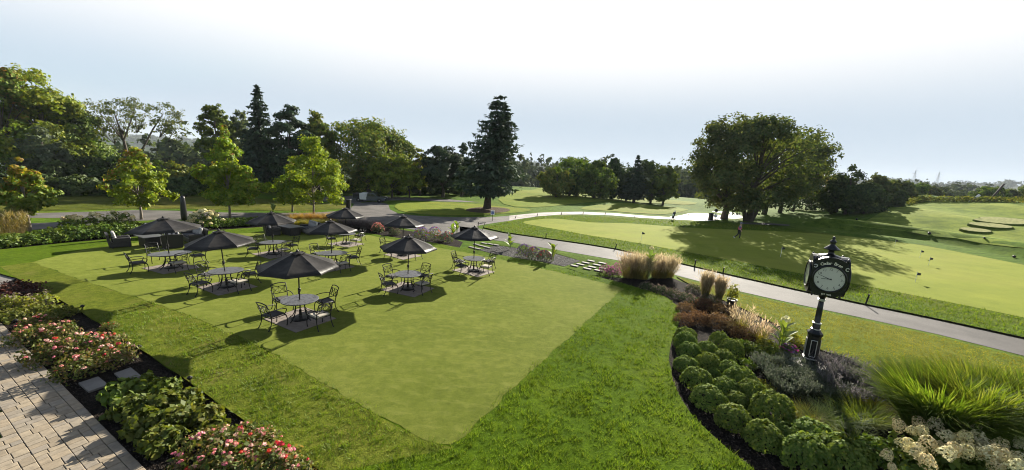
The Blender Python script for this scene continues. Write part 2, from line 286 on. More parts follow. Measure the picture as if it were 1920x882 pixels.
M['turfblade'] = leaf('turf_blades', [(0.0576, 0.1032, 0.0072), (0.096, 0.1536, 0.0096), (0.15, 0.186, 0.0216)], .4, .02)

# ------------------------------------------------------------------ mesh helpers
def np_mesh(name, V, Q, mat=None, smooth=False):
    """V (n,3); Q (m,k) faces of k corners"""
    me = bpy.data.meshes.new(name); V = np.asarray(V, np.float32); Q = np.asarray(Q, np.int32); k = Q.shape[1]
    me.vertices.add(len(V)); me.vertices.foreach_set('co', V.ravel())
    me.loops.add(Q.size); me.loops.foreach_set('vertex_index', Q.ravel())
    me.polygons.add(len(Q)); me.polygons.foreach_set('loop_start', np.arange(0, Q.size, k, dtype=np.int32)); me.polygons.foreach_set('loop_total', np.full(len(Q), k, np.int32))
    if smooth: me.polygons.foreach_set('use_smooth', np.ones(len(Q), bool))
    me.update(calc_edges=True)
    if mat: me.materials.append(M[mat] if isinstance(mat, str) else mat)
    return me
class MB:
    def __init__(s): s.v = []; s.f = []
    def add(s, v, f):
        o = len(s.v); s.v += [tuple(map(float, p)) for p in v]; s.f += [tuple(i + o for i in q) for q in f]; return s
    def box(s, c, d, rz=0.0, taper=1.0, bev=0.0):
        x, y, z = d[0] / 2, d[1] / 2, d[2] / 2; ca, sa = math.cos(rz), math.sin(rz); pts = []
        b = min(bev, x * .9, y * .9, z * .9)
        if b > 0:
            lay = [(-z, b), (-z + b, 0), (z - b, 0), (z, b)]
        else: lay = [(-z, 0), (z, 0)]
        for zz, ins in lay:
            tp = 1 + (taper - 1) * (zz + z) / (2 * z)
            if b > 0:
                ring = [(-x + b + 0, -y + ins), (x - b, -y + ins), (x - ins, -y + b), (x - ins, y - b), (x - b, y - ins), (-x + b, y - ins), (-x + ins, y - b), (-x + ins, -y + b)]
            else: ring = [(-x, -y), (x, -y), (x, y), (-x, y)]
            for a, q in ring:
                a *= tp; q *= tp
                pts.append((c[0] + a * ca - q * sa, c[1] + a * sa + q * ca, c[2] + zz))
        n = len(pts) // len(lay); f = [tuple(reversed(range(n))), tuple(range(len(pts) - n, len(pts)))]
        for l in range(len(lay) - 1):
            for i in range(n):
                j = (i + 1) % n; f.append((l * n + i, l * n + j, (l + 1) * n + j, (l + 1) * n + i))
        return s.add(pts, f)
    def tube(s, pts, rad, n=6, caps=True):
        pts = [Vector(p) for p in pts]; k = len(pts)
        if not hasattr(rad, '__len__'): rad = [rad] * k
        v = []; up = None
        for i, p in enumerate(pts):
            t = (pts[min(i + 1, k - 1)] - pts[max(i - 1, 0)]).normalized()
            if up is None: up = Vector((0, 0, 1)) if abs(t.z) < .9 else Vector((1, 0, 0))
            a = t.cross(up).normalized(); b = a.cross(t).normalized(); up = b
            for j in range(n):
                q = 2 * math.pi * j / n; v.append(p + (a * math.cos(q) + b * math.sin(q)) * rad[i])
        f = [(i * n + j, i * n + (j + 1) % n, (i + 1) * n + (j + 1) % n, (i + 1) * n + j) for i in range(k - 1) for j in range(n)]
        if caps: f += [tuple(reversed(range(n))), tuple(range((k - 1) * n, k * n))]
        return s.add(v, f)
    def lathe(s, prof, n=16, c=(0, 0, 0), sx=1.0, sy=1.0, caps=True):
        v = []; f = []
        for r, z in prof:
            for j in range(n):
                a = 2 * math.pi * j / n; v.append((c[0] + r * math.cos(a) * sx, c[1] + r * math.sin(a) * sy, c[2] + z))
        k = len(prof)
        f = [(i * n + j, i * n + (j + 1) % n, (i + 1) * n + (j + 1) % n, (i + 1) * n + j) for i in range(k - 1) for j in range(n)]
        if caps: f += [tuple(reversed(range(n))), tuple(range((k - 1) * n, k * n))]
        return s.add(v, f)
    def prism(s, outline, y0, y1):
        """outline in x,z extruded along y"""
        n = len(outline); v = [(a, y0, b) for a, b in outline] + [(a, y1, b) for a, b in outline]
        f = [tuple(range(n)), tuple(reversed(range(n, 2 * n)))] + [(i, i + n, (i + 1) % n + n, (i + 1) % n) for i in range(n)]
        return s.add(v, f)
    def mesh(s, name, mat, smooth=False):
        me = bpy.data.meshes.new(name); me.from_pydata(s.v, [], s.f); me.update()
        if smooth: me.polygons.foreach_set('use_smooth', [True] * len(me.polygons))
        me.materials.append(M[mat] if isinstance(mat, str) else mat); return me
def obj(name, me, parent=None, loc=(0, 0, 0), rz=0.0, sc=None, label=None, cat=None, group=None, kind=None):
    o = bpy.data.objects.new(name, me); C.objects.link(o); o.location = tuple(map(float, loc)); o.rotation_euler = (0, 0, rz)
    if sc is not None: o.scale = (sc,) * 3 if not hasattr(sc, '__len__') else sc
    if parent: o.parent = parent
    tag(o, label, cat, group, kind); return o
def tag(o, label=None, cat=None, group=None, kind=None):
    for k, v in (('label', label), ('category', cat), ('group', group), ('kind', kind)):
        if v: o[k] = v
    return o
def thing(name, label, cat, loc=(0, 0, 0), rz=0.0, group=None): return obj(name, None, None, loc, rz, None, label, cat, group)
def dup(root, loc, rz, label, group=None, sc=None):
    kids = {}
    for o in bpy.data.objects:
        if o.parent: kids.setdefault(o.parent.name, []).append(o)
    def go(o, par):
        c = o.copy(); C.objects.link(c)
        if par: c.parent = par
        for ch in kids.get(o.name, []): go(ch, c)
        return c
    r = go(root, None); r.location = tuple(map(float, loc)); r.rotation_euler = (0, 0, rz); r['label'] = label
    if group: r['group'] = group
    if sc is not None: r.scale = (sc,) * 3 if not hasattr(sc, '__len__') else sc
    return r
ORD = ['first', 'second', 'third', 'fourth', 'fifth', 'sixth', 'seventh', 'eighth', 'ninth', 'tenth', 'eleventh', 'twelfth', 'thirteenth']

# ------------------------------------------------------------------ draped sheets
def inside(P, poly):
    x, y = P[:, 0], P[:, 1]; r = np.zeros(len(P), bool); n = len(poly)
    for i in range(n):
        a, b = poly[i], poly[(i + 1) % n]
        c = (a[1] > y) != (b[1] > y)
        with np.errstate(divide='ignore', invalid='ignore'):
            r ^= c & (x < (b[0] - a[0]) * (y - a[1]) / (b[1] - a[1]) + a[0])
    return r
def smooth_poly(p, it=2):
    p = np.asarray(p, float)
    for _ in range(it):
        q = np.roll(p, -1, 0); p = np.stack([p * .75 + q * .25, p * .25 + q * .75], 1).reshape(-1, 2)
    return p
def densify(p, res):
    out = []
    for i in range(len(p)):
        a, b = p[i], p[(i + 1) % len(p)]; k = max(1, int(np.linalg.norm(b - a) / res))
        out += [a + (b - a) * j / k for j in range(k)]
    return np.array(out)
def sheet(name, pts, off, mat, res=1.0, px=True, smooth=0, skirt=0.0, skmat=None, jit=0.0, kind='structure', flatz=None):
    w_ = np.array([(at(*q) if flatz is None else flat(q[0], q[1], flatz))[:2] for q in pts]) if px else np.asarray(pts, float)
    if smooth: w_ = smooth_poly(w_, smooth)
    b = densify(w_, res)
    if jit: b = b + np.random.default_rng(3).normal(0, jit, b.shape)
    lo, hi = b.min(0), b.max(0); nx, ny = int((hi[0] - lo[0]) / res) + 1, int((hi[1] - lo[1]) / res) + 1
    inn = np.zeros((0, 2))
    if nx * ny < 60000:
        g = np.stack(np.meshgrid(np.arange(nx) * res + lo[0] + res * .37, np.arange(ny) * res + lo[1] + res * .41), -1).reshape(-1, 2)
        g = g[inside(g, b)]
        if len(g):
            d = np.min(np.hypot(g[:, None, 0] - b[None, :, 0], g[:, None, 1] - b[None, :, 1]), 1); inn = g[d > res * .4]
    vv = [Vector(p) for p in np.vstack([b, inn])]; nb = len(b)
    v, e, f, *_ = delaunay_2d_cdt(vv, [(i, (i + 1) % nb) for i in range(nb)], [list(range(nb))], 1, 1e-5)
    xy = np.array([(p.x, p.y) for p in v]); z = terr(xy[:, 0], xy[:, 1]) + off
    V = np.column_stack([xy, z]); Tq = np.array([t_ if len(t_) == 3 else t_[:3] for t_ in f])
    a_, b_, c_ = V[Tq[:, 0]], V[Tq[:, 1]], V[Tq[:, 2]]
    s_ = (b_[:, 0] - a_[:, 0]) * (c_[:, 1] - a_[:, 1]) - (b_[:, 1] - a_[:, 1]) * (c_[:, 0] - a_[:, 0])
    Tq[s_ < 0] = Tq[s_ < 0][:, ::-1]
    me = np_mesh(name, V, Tq, mat)
    o = obj(name, me, kind=kind)
    if skirt:
        zb = terr(b[:, 0], b[:, 1]) + off; n = len(b)
        SV = np.vstack([np.column_stack([b, zb]), np.column_stack([b, zb - skirt])])
        SQ = np.array([(i, (i + 1) % n, (i + 1) % n + n, i + n) for i in range(n)])
        obj('turf_edge', np_mesh('turf_edge', SV, SQ, skmat or 'soilcut'), parent=o)
    o['poly'] = [float(q) for q in w_.ravel()]
    return o
def polyof(o):
    p = np.array(list(o['poly'])).reshape(-1, 2); return p

# ------------------------------------------------------------------ ground
th = np.radians(np.concatenate([np.linspace(-66, 66, 331), np.linspace(66, 294, 60)[1:]]))
rh = np.concatenate([[1.2], np.geomspace(3, 30, 60), np.geomspace(30, 170, 170)[1:], np.geomspace(170, 3500, 120)[1:]])
TH, RH = np.meshgrid(th, rh); X, Y = RH * np.sin(TH), RH * np.cos(TH)
V = np.column_stack([X.ravel(), Y.ravel(), terr(X, Y).ravel()])
nt_, nr_ = len(th), len(rh); i, j = np.meshgrid(np.arange(nr_ - 1), np.arange(nt_ - 1), indexing='ij')
Q = np.stack([i * nt_ + j, (i + 1) * nt_ + j, (i + 1) * nt_ + j + 1, i * nt_ + j + 1], -1).reshape(-1, 4)[:, ::-1]
obj('ground', np_mesh('ground', V, Q, 'ground', True), kind='structure')

LAWN_EDGE = [(-60, 500), (30, 521), (72, 540), (104, 558), (140, 578), (185, 606), (230, 634), (290, 672), (340, 706), (390, 742), (440, 776), (500, 818), (560, 856), (612, 890), (700, 960)]
BED_EDGE = [(1440, 905), (1400, 868), (1368, 846), (1330, 812), (1300, 780), (1276, 745), (1262, 712), (1254, 675), (1258, 640), (1270, 612), (1277, 592), (1272, 575), (1250, 558), (1215, 545), (1170, 532), (1100, 514), (1000, 490), (930, 477), (870, 466), (810, 455), (730, 444), (660, 432), (600, 424), (520, 424), (430, 430), (330, 438), (230, 446), (120, 456), (0, 468), (-80, 478)]
lawn = sheet('garden_lawn', LAWN_EDGE + BED_EDGE, .08, 'rough', .55, smooth=0, skirt=.085, jit=.012, flatz=0.0)
FINE = [(60, 492), (150, 470), (280, 452), (420, 440), (560, 432), (640, 432), (700, 443), (800, 461), (900, 479), (1000, 500), (1100, 523), (1170, 541), (1120, 585), (1060, 640), (1000, 694), (950, 738), (905, 785), (870, 820), (850, 832), (815, 832), (760, 808), (680, 765), (600, 715), (520, 668), (440, 628), (350, 590), (250, 556), (150, 525)]
fine = sheet('mown_lawn', FINE, .086, 'fine', .22, smooth=0, jit=.03, flatz=0.0)
sheet('coarse_lawn', LAWN_EDGE[1:-1] + [(850, 840), (815, 832), (760, 808), (680, 765), (600, 715), (520, 668), (440, 628), (350, 590), (250, 556), (150, 525), (60, 492), (0, 500)], .083, 'coarse', .5, flatz=0.0)
# far-side bank beyond the path, with the putting green on it
PATH_UP = [(862, 425), (905, 430), (945, 438), (1023, 449), (1100, 460), (1154, 469), (1270, 495), (1360, 516), (1480, 543), (1600, 569), (1760, 602), (1920, 637), (2100, 676)]
PATH_LO = [(2100, 712), (1920, 668), (1760, 628), (1600, 593), (1480, 568), (1360, 541), (1265, 516), (1160, 489), (1048, 470), (960, 455), (910, 449), (862, 440)]
path = sheet('path', PATH_UP + PATH_LO, .012, 'path', .8)
bank = sheet('green_surround', [(906, 428), (945, 437), (1023, 448), (1100, 459), (1154, 468), (1270, 494), (1360, 515), (1480, 542), (1600, 568), (1760, 601), (1920, 636), (2100, 675),
      (2100, 560), (1920, 500), (1820, 478), (1720, 460), (1560, 440), (1400, 420), (1290, 414), (1190, 409), (1090, 405), (1010, 408), (950, 418)], .08, 'collar', .9, skirt=.085, jit=.01)
green = sheet('putting_green', [(972, 419), (1000, 414), (1033, 411), (1070, 414), (1100, 419), (1177, 420), (1240, 425), (1310, 430), (1400, 433), (1480, 436), (1560, 442), (1640, 450), (1720, 460), (1800, 475), (1920, 499), (2060, 528), (2060, 632), (1920, 599), (1760, 566), (1600, 535), (1480, 512), (1360, 488), (1260, 470), (1180, 455), (1100, 443), (1060, 435), (1020, 428)], .092, 'green', 1.0, smooth=2)
road = sheet('driveway', [(664, 383), (700, 378), (728, 383), (731, 393), (747, 401), (783, 405), (850, 408), (930, 407), (962, 404.5), (962, 413.5), (930, 418), (900, 423), (880, 432), (862, 440), (835, 445), (780, 432), (730, 424), (690, 416), (640, 411), (570, 411), (427, 411), (300, 413), (225, 416), (110, 428), (40, 433), (-60, 440), (-60, 424), (43, 420), (120, 416.5), (197, 410), (57, 409), (-60, 411), (-60, 404), (41, 401), (220, 396), (252, 394), (340, 396), (427, 399), (575, 400), (655, 395)], .012, 'asphalt', 1.2)
turn = sheet('car_park', [(668, 383), (690, 377), (760, 376), (900, 380), (840, 374), (760, 371), (690, 366), (650, 368), (560, 372), (560, 377), (640, 379)], .022, 'asphalt', 2.0)
cart = sheet('cart_path', [(955, 405), (1010, 399.5), (1050, 398), (1090, 397.5), (1150, 400), (1210, 405), (1265, 408), (1265, 414), (1210, 409.5), (1150, 404.5), (1090, 402.5), (1050, 403), (1010, 406), (955, 414)], .02, 'cart', 1.2)
sheet('bunker', [(1252, 407), (1275, 405), (1292, 400.5), (1312, 400), (1345, 403), (1372, 409), (1350, 413), (1325, 415), (1295, 416), (1255, 414.5)], .035, 'sand', 1.2, smooth=2)
sheet('bunker', [(1330, 396), (1360, 397), (1385, 401), (1400, 409), (1380, 411), (1352, 409), (1372, 404), (1350, 400)], .035, 'sand', 1.2, smooth=1)
sheet('shaded_path', [(1388, 418.5), (1440, 420), (1480, 423), (1480, 425.5), (1440, 423.5), (1388, 422)], .12, 'path', 1.2)
sheet('fairway', [(1105, 386), (1160, 382), (1230, 385), (1292, 392), (1286, 396), (1258, 403), (1200, 401), (1140, 396), (1080, 393)], .05, 'fairway', 2.0, smooth=1)
sheet('fairway', [(930, 372), (960, 362), (1010, 353), (1060, 356), (1140, 366), (1240, 374), (1310, 380), (1300, 386), (1230, 381), (1150, 378), (1080, 382), (1010, 390), (950, 388)], .06, 'fairway', 3.0, smooth=1)
sheet('island_lawn', [(736, 386), (760, 380), (820, 379), (880, 382), (940, 388), (990, 392), (1000, 396), (940, 402), (880, 405), (800, 403.5), (752, 398)], .04, 'fairway', 1.5, smooth=1)
sheet('mulch_ring', [(915 + 42 * math.cos(a * .4189), 395 + 5.6 * math.sin(a * .4189)) for a in range(15)], .07, 'mulch2', 1.0)
sheet('hill_fairway', [(1560, 421), (1640, 405), (1680, 390), (1730, 379), (1800, 378), (1930, 384), (2080, 392), (2080, 500), (1930, 468), (1820, 450), (1720, 437), (1640, 429)], .05, 'hillturf', 2.0, smooth=1)
sheet('verge', [(-60, 399), (41, 397), (220, 392.5), (340, 392), (427, 395), (575, 396), (650, 392), (655, 384), (560, 379), (480, 372), (350, 368), (200, 368), (0, 372), (-60, 374)], .03, 'vergeturf', 2.0)
# flower-bed soil
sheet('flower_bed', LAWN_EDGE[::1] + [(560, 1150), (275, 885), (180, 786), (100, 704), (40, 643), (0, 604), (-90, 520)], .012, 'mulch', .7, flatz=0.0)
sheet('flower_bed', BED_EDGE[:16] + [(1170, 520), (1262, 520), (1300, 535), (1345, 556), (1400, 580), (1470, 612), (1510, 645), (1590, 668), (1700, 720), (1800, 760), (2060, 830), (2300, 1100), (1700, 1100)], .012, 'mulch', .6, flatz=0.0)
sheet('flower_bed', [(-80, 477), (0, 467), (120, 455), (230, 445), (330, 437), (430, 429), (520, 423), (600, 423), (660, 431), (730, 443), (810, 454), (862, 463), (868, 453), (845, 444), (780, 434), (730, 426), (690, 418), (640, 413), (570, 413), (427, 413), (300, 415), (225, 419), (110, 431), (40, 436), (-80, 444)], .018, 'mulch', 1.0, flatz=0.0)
sheet('gravel_bed', [(897, 467), (935, 477), (1015, 489), (1057, 498), (1090, 488), (1040, 474), (1000, 467), (930, 459)], .014, 'gravel', .7, flatz=0.0)
sheet('side_lawn', [(1268, 518), (1360, 543), (1480, 570), (1600, 595), (1760, 630), (1920, 671), (2100, 715), (2200, 900), (2000, 830), (1800, 765), (1700, 722), (1590, 670), (1510, 646), (1470, 613), (1400, 581), (1345, 557), (1300, 536)], .05, 'dry', .7, skirt=.05, jit=.01, flatz=0.0)
sheet('walk_verge', [(900, 453), (960, 457), (1048, 472), (1160, 491), (1165, 518), (1100, 513), (1060, 500), (1090, 488), (1040, 473), (930, 458), (890, 470), (870, 464)], .02, 'rough', .7, flatz=0.0)

# tee platforms on the hill
TEES = ((1832, 1940, 412, 424), (1820, 1918, 422, 434), (1810, 1895, 431, 442), (1796, 1857, 436, 446))
TD = (94.5, 90.2, 86.6, 83.4)
for k, (x0, x1, y0, y1) in enumerate(TEES):
    d = ray((x0 + x1) / 2, (y0 + y1) / 2); yaw_ = math.atan2(d[0], d[1]); c = np.array([TD[k] * math.sin(yaw_), TD[k] * math.cos(yaw_), 0]); c[2] = tz(c[0], c[1]); d = TD[k]; a_ = (x1 - x0) / 2 * d / F * math.cos(yaw_); b_ = (1.7, 1.5, 1.4, 1.2)[k]
    a_ *= math.cos(yaw_)
    o = obj('tee', MB().lathe([(1.06, -.35), (1.03, .22), (1.0, .28)], 28).mesh('tee', 'collar'), None, c, -yaw_, (a_, b_, 1), kind='structure'); o.rotation_euler = (.15, 0, -yaw_)
    obj('tee_turf', MB().lathe([(.985, .27), (.98, .295)], 28).mesh('tee_turf', 'teeturf'), o)

# ------------------------------------------------------------------ foliage generators
def unit(a): return a / np.maximum(np.linalg.norm(a, axis=-1, keepdims=True), 1e-9)
def quads(P, Nn, U, wd, ln, bend=0.0):
    """one leaf per row: diamond of length ln along U, width wd"""
    T = unit(U - (U * Nn).sum(-1, keepdims=True) * Nn); Bv = np.cross(Nn, T)
    wd = np.broadcast_to(np.asarray(wd, float), (len(P),))[:, None]; ln = np.broadcast_to(np.asarray(ln, float), (len(P),))[:, None]
    V = np.stack([P - T * ln / 2, P - Bv * wd / 2 + Nn * bend * wd, P + T * ln / 2, P + Bv * wd / 2 + Nn * bend * wd], 1).reshape(-1, 3)
    return V, np.arange(len(P) * 4).reshape(-1, 4)
def join(parts):
    V, Q, o = [], [], 0
    for v, q in parts: V.append(v); Q.append(q + o); o += len(v)
    return np.vstack(V), np.vstack(Q)
PROF = {
 'round': lambda t: np.sqrt(np.clip(1 - (2 * t - 1) ** 2, 0, 1)) ** .8,
 'ovoid': lambda t: np.clip(np.sin(np.pi * np.clip(t, 0, 1) ** .62), 0, 1) ** .75,
 'cone': lambda t: np.clip(1.02 - t, 0, 1) ** .75 * np.clip(t * 7 + .25, 0, 1),
 'flame': lambda t: np.clip(np.sin(np.pi * np.clip(t, 0, 1) ** .55), 0, 1) ** .9 * (1.12 - .45 * t),
 'dome': lambda t: np.sqrt(np.clip(1 - t ** 2, 0, 1)) * (.75 + .25 * np.clip(t * 4, 0, 1)),
 'column': lambda t: (np.clip(1 - t ** 5, 0, 1)) * np.clip(.45 + t * 2, 0, 1),
}
def ball(rng, n): return unit(rng.normal(0, 1, (n, 3))) * (rng.random(n) ** .4)[:, None]
def crown(rng, prof, Rr, H0, H1, nc, nl, cr_, ls, lobes=.22, inner=.5, flatten=.75, up=.25, asp=.7, cen=(0, 0), big=26, rb=.30):
    """leaf clumps gathered into `big` boughs that bulge out of a noisy profile from height H0 to H1"""
    f = PROF[prof]; t = rng.random(big * 6); t = t[rng.random(len(t)) < f(t) + .05][:big]; n = len(t)
    a = np.arange(n) * 2.4 + rng.normal(0, .5, n); lob = 1 + lobes * rng.normal(0, .6, n)
    RB = Rr * rb * (.7 + .6 * rng.random(n)) * (.55 + .45 * f(t)); rr = np.clip(f(t) * Rr * lob - RB * .85, 0, None) * (inner + (1 - inner) * rng.random(n) ** .4)
    BC = np.stack([cen[0] + rr * np.cos(a), cen[1] + rr * np.sin(a), H0 + (H1 - H0) * t], -1)
    BC[:, 2] = np.clip(BC[:, 2], H0 + RB * flatten * .5, H1 - RB * flatten * .8)
    k = rng.choice(n, nc, p=RB ** 2 / (RB ** 2).sum()); ax = np.array([cen[0], cen[1], 0]); outd = BC - ax; outd[:, 2] = 0; outd = unit(outd)
    ext = (rng.random(nc) < .10) * rng.random(nc) * .55; dv = unit(rng.normal(0, 1, (nc, 3)) + outd[k] * .5 + np.array([0, 0, .45])); Cn = BC[k] + dv * (RB[k] * (.45 + .6 * rng.random(nc) ** .6 + ext))[:, None] * np.array([1, 1, flatten])
    P = np.repeat(Cn, nl, 0) + ball(rng, nc * nl) * cr_ * 1.5 * np.array([1, 1, flatten]); bc = np.repeat(BC[k], nl, 0)
    out = unit(P - bc); Nn = unit(out * .75 + rng.normal(0, .36, P.shape) + np.array([0, 0, up])); U = rng.normal(0, 1, P.shape) + out * .5 - np.array([0, 0, .4])
    s = ls * (.65 + .7 * rng.random(len(P)))
    return quads(P, Nn, U, s * asp, s), Cn
def limbs(mb, rng, H, Cn, n, r0, h0, h1, lean=(0, 0)):
    """tapered trunk and limbs reaching into the crown's clumps"""
    k = 7; tr = [(lean[0] * (i / k) ** 1.5 + .06 * r0 * 8 * math.sin(i * 1.7) * (i > 0), lean[1] * (i / k) ** 1.5, h1 * i / k - (.25 if i == 0 else 0)) for i in range(k + 1)]
    mb.tube(tr, [r0 * (1.45 if i == 0 else 1.06 - .82 * i / k) for i in range(k + 1)], 8)
    for c in Cn[rng.choice(len(Cn), min(n, len(Cn)), replace=False)]:
        zt = min(max(h0 + (c[2] - h0) * (.35 + .2 * rng.random()), h0), h1 * .96); q = max(zt, .02) / h1; b = Vector((lean[0] * q ** 1.5, lean[1] * q ** 1.5, zt)); e = Vector(c); mid = b.lerp(e, .5) + Vector((0, 0, (e - b).length * .08))
        rr = r0 * (1.0 - .8 * q) * .55; mb.tube([b, mid, b.lerp(e, .92)], [rr, rr * .6, rr * .25], 5, False)
TREES = 'trees round the golf course'
def tree(name, label, loc, H, Rr, prof, mat, nc=420, nl=16, ls=.3, h0=.25, seed=1, trunk=.2, bark='bark', nlimb=14, lobes=.24, inner=.45, cr_=None, lean=(0, 0), group=TREES, tipmat=None, up=.25, cat='tree', flatten=.75, big=38, rb=.33):
    rng = np.random.default_rng(seed); cr_ = cr_ or Rr * .10; nl = int(nl * 1.8); ls = ls * 1.12
    (V, Q), Cn = crown(rng, prof, Rr, H * h0, H, nc, nl, cr_, ls, lobes, inner, up=up, flatten=flatten, big=big, rb=rb)
    V = V + np.array([lean[0], lean[1], 0]) * ((V[:, 2:3] / H) ** 1.3)
    o = thing(name, label, cat, loc, rng.random() * 0, group)
    mb = MB(); limbs(mb, rng, H, Cn + np.array([lean[0], lean[1], 0]) * .8, nlimb, trunk, H * h0 * .85, H * .82, lean); obj('trunk', mb.mesh('trunk', bark, True), o)
    me = np_mesh('crown', V, Q, mat)
    if tipmat:
        me.materials.append(M[tipmat]); c = V.reshape(-1, 4, 3).mean(1); s = (c[:, 2] / H - .55) * 1.2 + np.sin(c[:, 0] * 1.3 + seed) * .3 + rng.normal(0, .25, len(c))
        me.polygons.foreach_set('material_index', (s > .42).astype(np.int32))
    obj('crown', me, o); return o
def spruce_mesh(rng, H, Rr, h0, mat, levels=34, per=11, seg=9, droop=.22, tops=((0, 0, 1.0),), pw=.85):
    P, Nn, U, L_, W_ = [], [], [], [], []
    for dx, dy, hs in tops:
        for l in range(levels):
            t = (l + rng.random() * .6) / levels
            z0 = h0 * H + (H * hs - h0 * H) * t
            if hs < 1 and t < .45: continue
            rad = Rr * ((1 - t) ** pw * .96 + .03) * (1.0 if hs == 1 else .62) * min(1, .62 + t * 4)
            nb = max(5, int(per * (1 - t * .5)))
            for b in range(nb):
                a = 2 * np.pi * (b + rng.random() * .8) / nb; rb = rad * (.55 + .55 * rng.random())
                tt = np.linspace(.12, 1, max(3, int(seg * (rb / Rr) ** .5 + 2))); zo = z0 - droop * rb * tt ** 1.3 + .13 * rb * tt ** 3 + rng.normal(0, .05)
                dirv = np.array([np.cos(a), np.sin(a), 0]); side = np.array([-np.sin(a), np.cos(a), 0])
                for sg in (-1, 0, 1):
                    p = dirv[None] * (rb * tt)[:, None] + side[None] * (sg * .17 * rb * (1.05 - tt) ** .7)[:, None]; p = p + np.array([dx * min(1, t * 1.3), dy, 0]); p[:, 2] += zo - abs(sg) * .05 * rb
                    P.append(p + rng.normal(0, .06, p.shape)); nn = rng.normal(0, .38, p.shape) + np.array([0, 0, 1.]) + dirv * .25; Nn.append(unit(nn))
                    U.append(dirv[None] + side[None] * sg * .9 + rng.normal(0, .35, p.shape) + np.array([0, 0, -.28])); s = .30 + .30 * (rb / Rr) + .12 * rng.random(len(tt)); L_.append(s * 1.5); W_.append(s * .62)
    P, Nn, U = map(np.vstack, (P, Nn, U)); V, Q = quads(P, Nn, U, np.concatenate(W_), np.concatenate(L_))
    # hanging needle curtains under each spray
    k = rng.random(len(P)) < .3; N2 = unit(np.cross(U[k], np.array([0, 0, 1.])) + rng.normal(0, .3, U[k].shape)); V2, Q2 = quads(P[k] - np.array([0, 0, .12]), N2, np.tile([0, 0, -1.], (k.sum(), 1)) + rng.normal(0, .3, U[k].shape), np.concatenate(W_)[k] * .9, np.concatenate(L_)[k] * .75)
    return join([(V, Q), (V2, Q2)])
def spruce(name, label, loc, H, Rr, h0=.12, seed=1, mat='spruce', trunk=.28, tops=((0, 0, 1.0),), levels=34, per=11, lean=(0, 0), group=TREES, droop=.22, pw=.85):
    rng = np.random.default_rng(seed); V, Q = spruce_mesh(rng, H, Rr, h0, mat, levels, per, tops=tops, droop=droop, pw=pw)
    V = V + np.array([lean[0], lean[1], 0]) * (V[:, 2:3] / H)
    o = thing(name, label, 'tree', loc, 0, group); mb = MB(); k = 6
    mb.tube([(lean[0] * i / k, lean[1] * i / k, H * .97 * i / k - (.3 if i == 0 else 0)) for i in range(k + 1)], [trunk * (1.5 if i == 0 else 1.03 - .95 * i / k) for i in range(k + 1)], 8)
    obj('trunk', mb.mesh('trunk', 'bark', True), o); obj('crown', np_mesh('crown', V, Q, mat), o); return o
def put(px, py, Y): p = ray_at(px, py, Y); z0 = tz(p[0], p[1]); return (p[0], p[1], z0), p[2] - z0     # base point and height of a tree whose tip is seen at px, py
def rad(px_w, Y): return px_w / 2 * Y / F
def blades(rng, n, spread, hgt, lean, arch, wd, up0=.0, cone=0.0, seg=4):
    """arching blades from a round base"""
    a = rng.random(n) * 2 * np.pi; r0 = spread * np.sqrt(rng.random(n)); a2 = a + rng.normal(0, .5, n); h = hgt * (.6 + .5 * rng.random(n)); ln = lean * (.3 + rng.random(n)) + cone * r0 / max(spread, 1e-6); ar = arch * (.4 + rng.random(n))
    P0 = np.stack([r0 * np.cos(a), r0 * np.sin(a), np.zeros(n)], -1); D = np.stack([np.cos(a2), np.sin(a2), np.zeros(n)], -1); S = np.stack([-np.sin(a2 + rng.normal(0, .8, n)), np.cos(a2), np.zeros(n)], -1)
    ts = np.linspace(0, 1, seg); rows = []
    for t in ts:
        c = P0 + D * (h * (ln * t + ar * t ** 2.2))[:, None]; c[:, 2] += h * (t * (1 - .12 * ln) - ar * .62 * t ** 2.6) + up0
        c[:, 2] = np.maximum(c[:, 2], .02)
        ww = (wd * (1 - t) ** .7 * (1 if t < 1 else 0) + wd * .06) * (.7 + .6 * 0); rows += [c - S * ww / 2, c + S * ww / 2]
    V = np.stack(rows, 1).reshape(-1, 3); k = 2 * seg; b = np.arange(n)[:, None, None] * k
    q = np.array([[2 * i, 2 * i + 1, 2 * i + 3, 2 * i + 2] for i in range(seg - 1)])[None]
    return V, (b + q).reshape(-1, 4), rows[-1], D
def plumes(rng, tips, ln, wd, per=4, up=1.0, D=None):
    P = np.repeat(tips, per, 0); n = len(P); j = rng.random(n)[:, None]; d = np.tile([0, 0, up], (n, 1)) + rng.normal(0, .22, (n, 3)) + (0 if D is None else np.repeat(D, per, 0) * .35)
    P = P + unit(d) * (j * ln * .8) + rng.normal(0, wd * .5, (n, 3)); Nn = unit(rng.normal(0, 1, (n, 3)))
    return quads(P, Nn, d, wd * (.6 + .8 * rng.random(n)), ln * (.4 + .3 * rng.random(n)))
def mound_leaves(rng, Rr, H, n, ls, lobes=.12, asp=.6, stand=.5, fill=.6):
    u = rng.random(n) ** .8; a = rng.random(n) * 2 * np.pi; ph = rng.random(4) * 6.28; el = np.arcsin(u * .98)
    lob = 1 + lobes * (np.sin(a * 3 + ph[0] + el * 3) + np.sin(a * 5 + ph[1] - el * 4) + .7 * np.sin(a * 9 + ph[2] + el * 9)) * .5
    k = lob * (fill + (1 - fill) * rng.random(n) ** .4); base = np.stack([np.cos(el) * np.cos(a), np.cos(el) * np.sin(a), np.sin(el)], -1); P = base * k[:, None] * np.array([Rr, Rr, H]); P[:, 2] += .03
    Nn = unit(base * np.array([1, 1, 1.2]) + rng.normal(0, stand, P.shape)); U = rng.normal(0, .7, P.shape) + base * .3 + np.array([0, 0, .5]); s = ls * (.6 + .8 * rng.random(n))
    return quads(P, Nn, U, s * asp, s, .12)
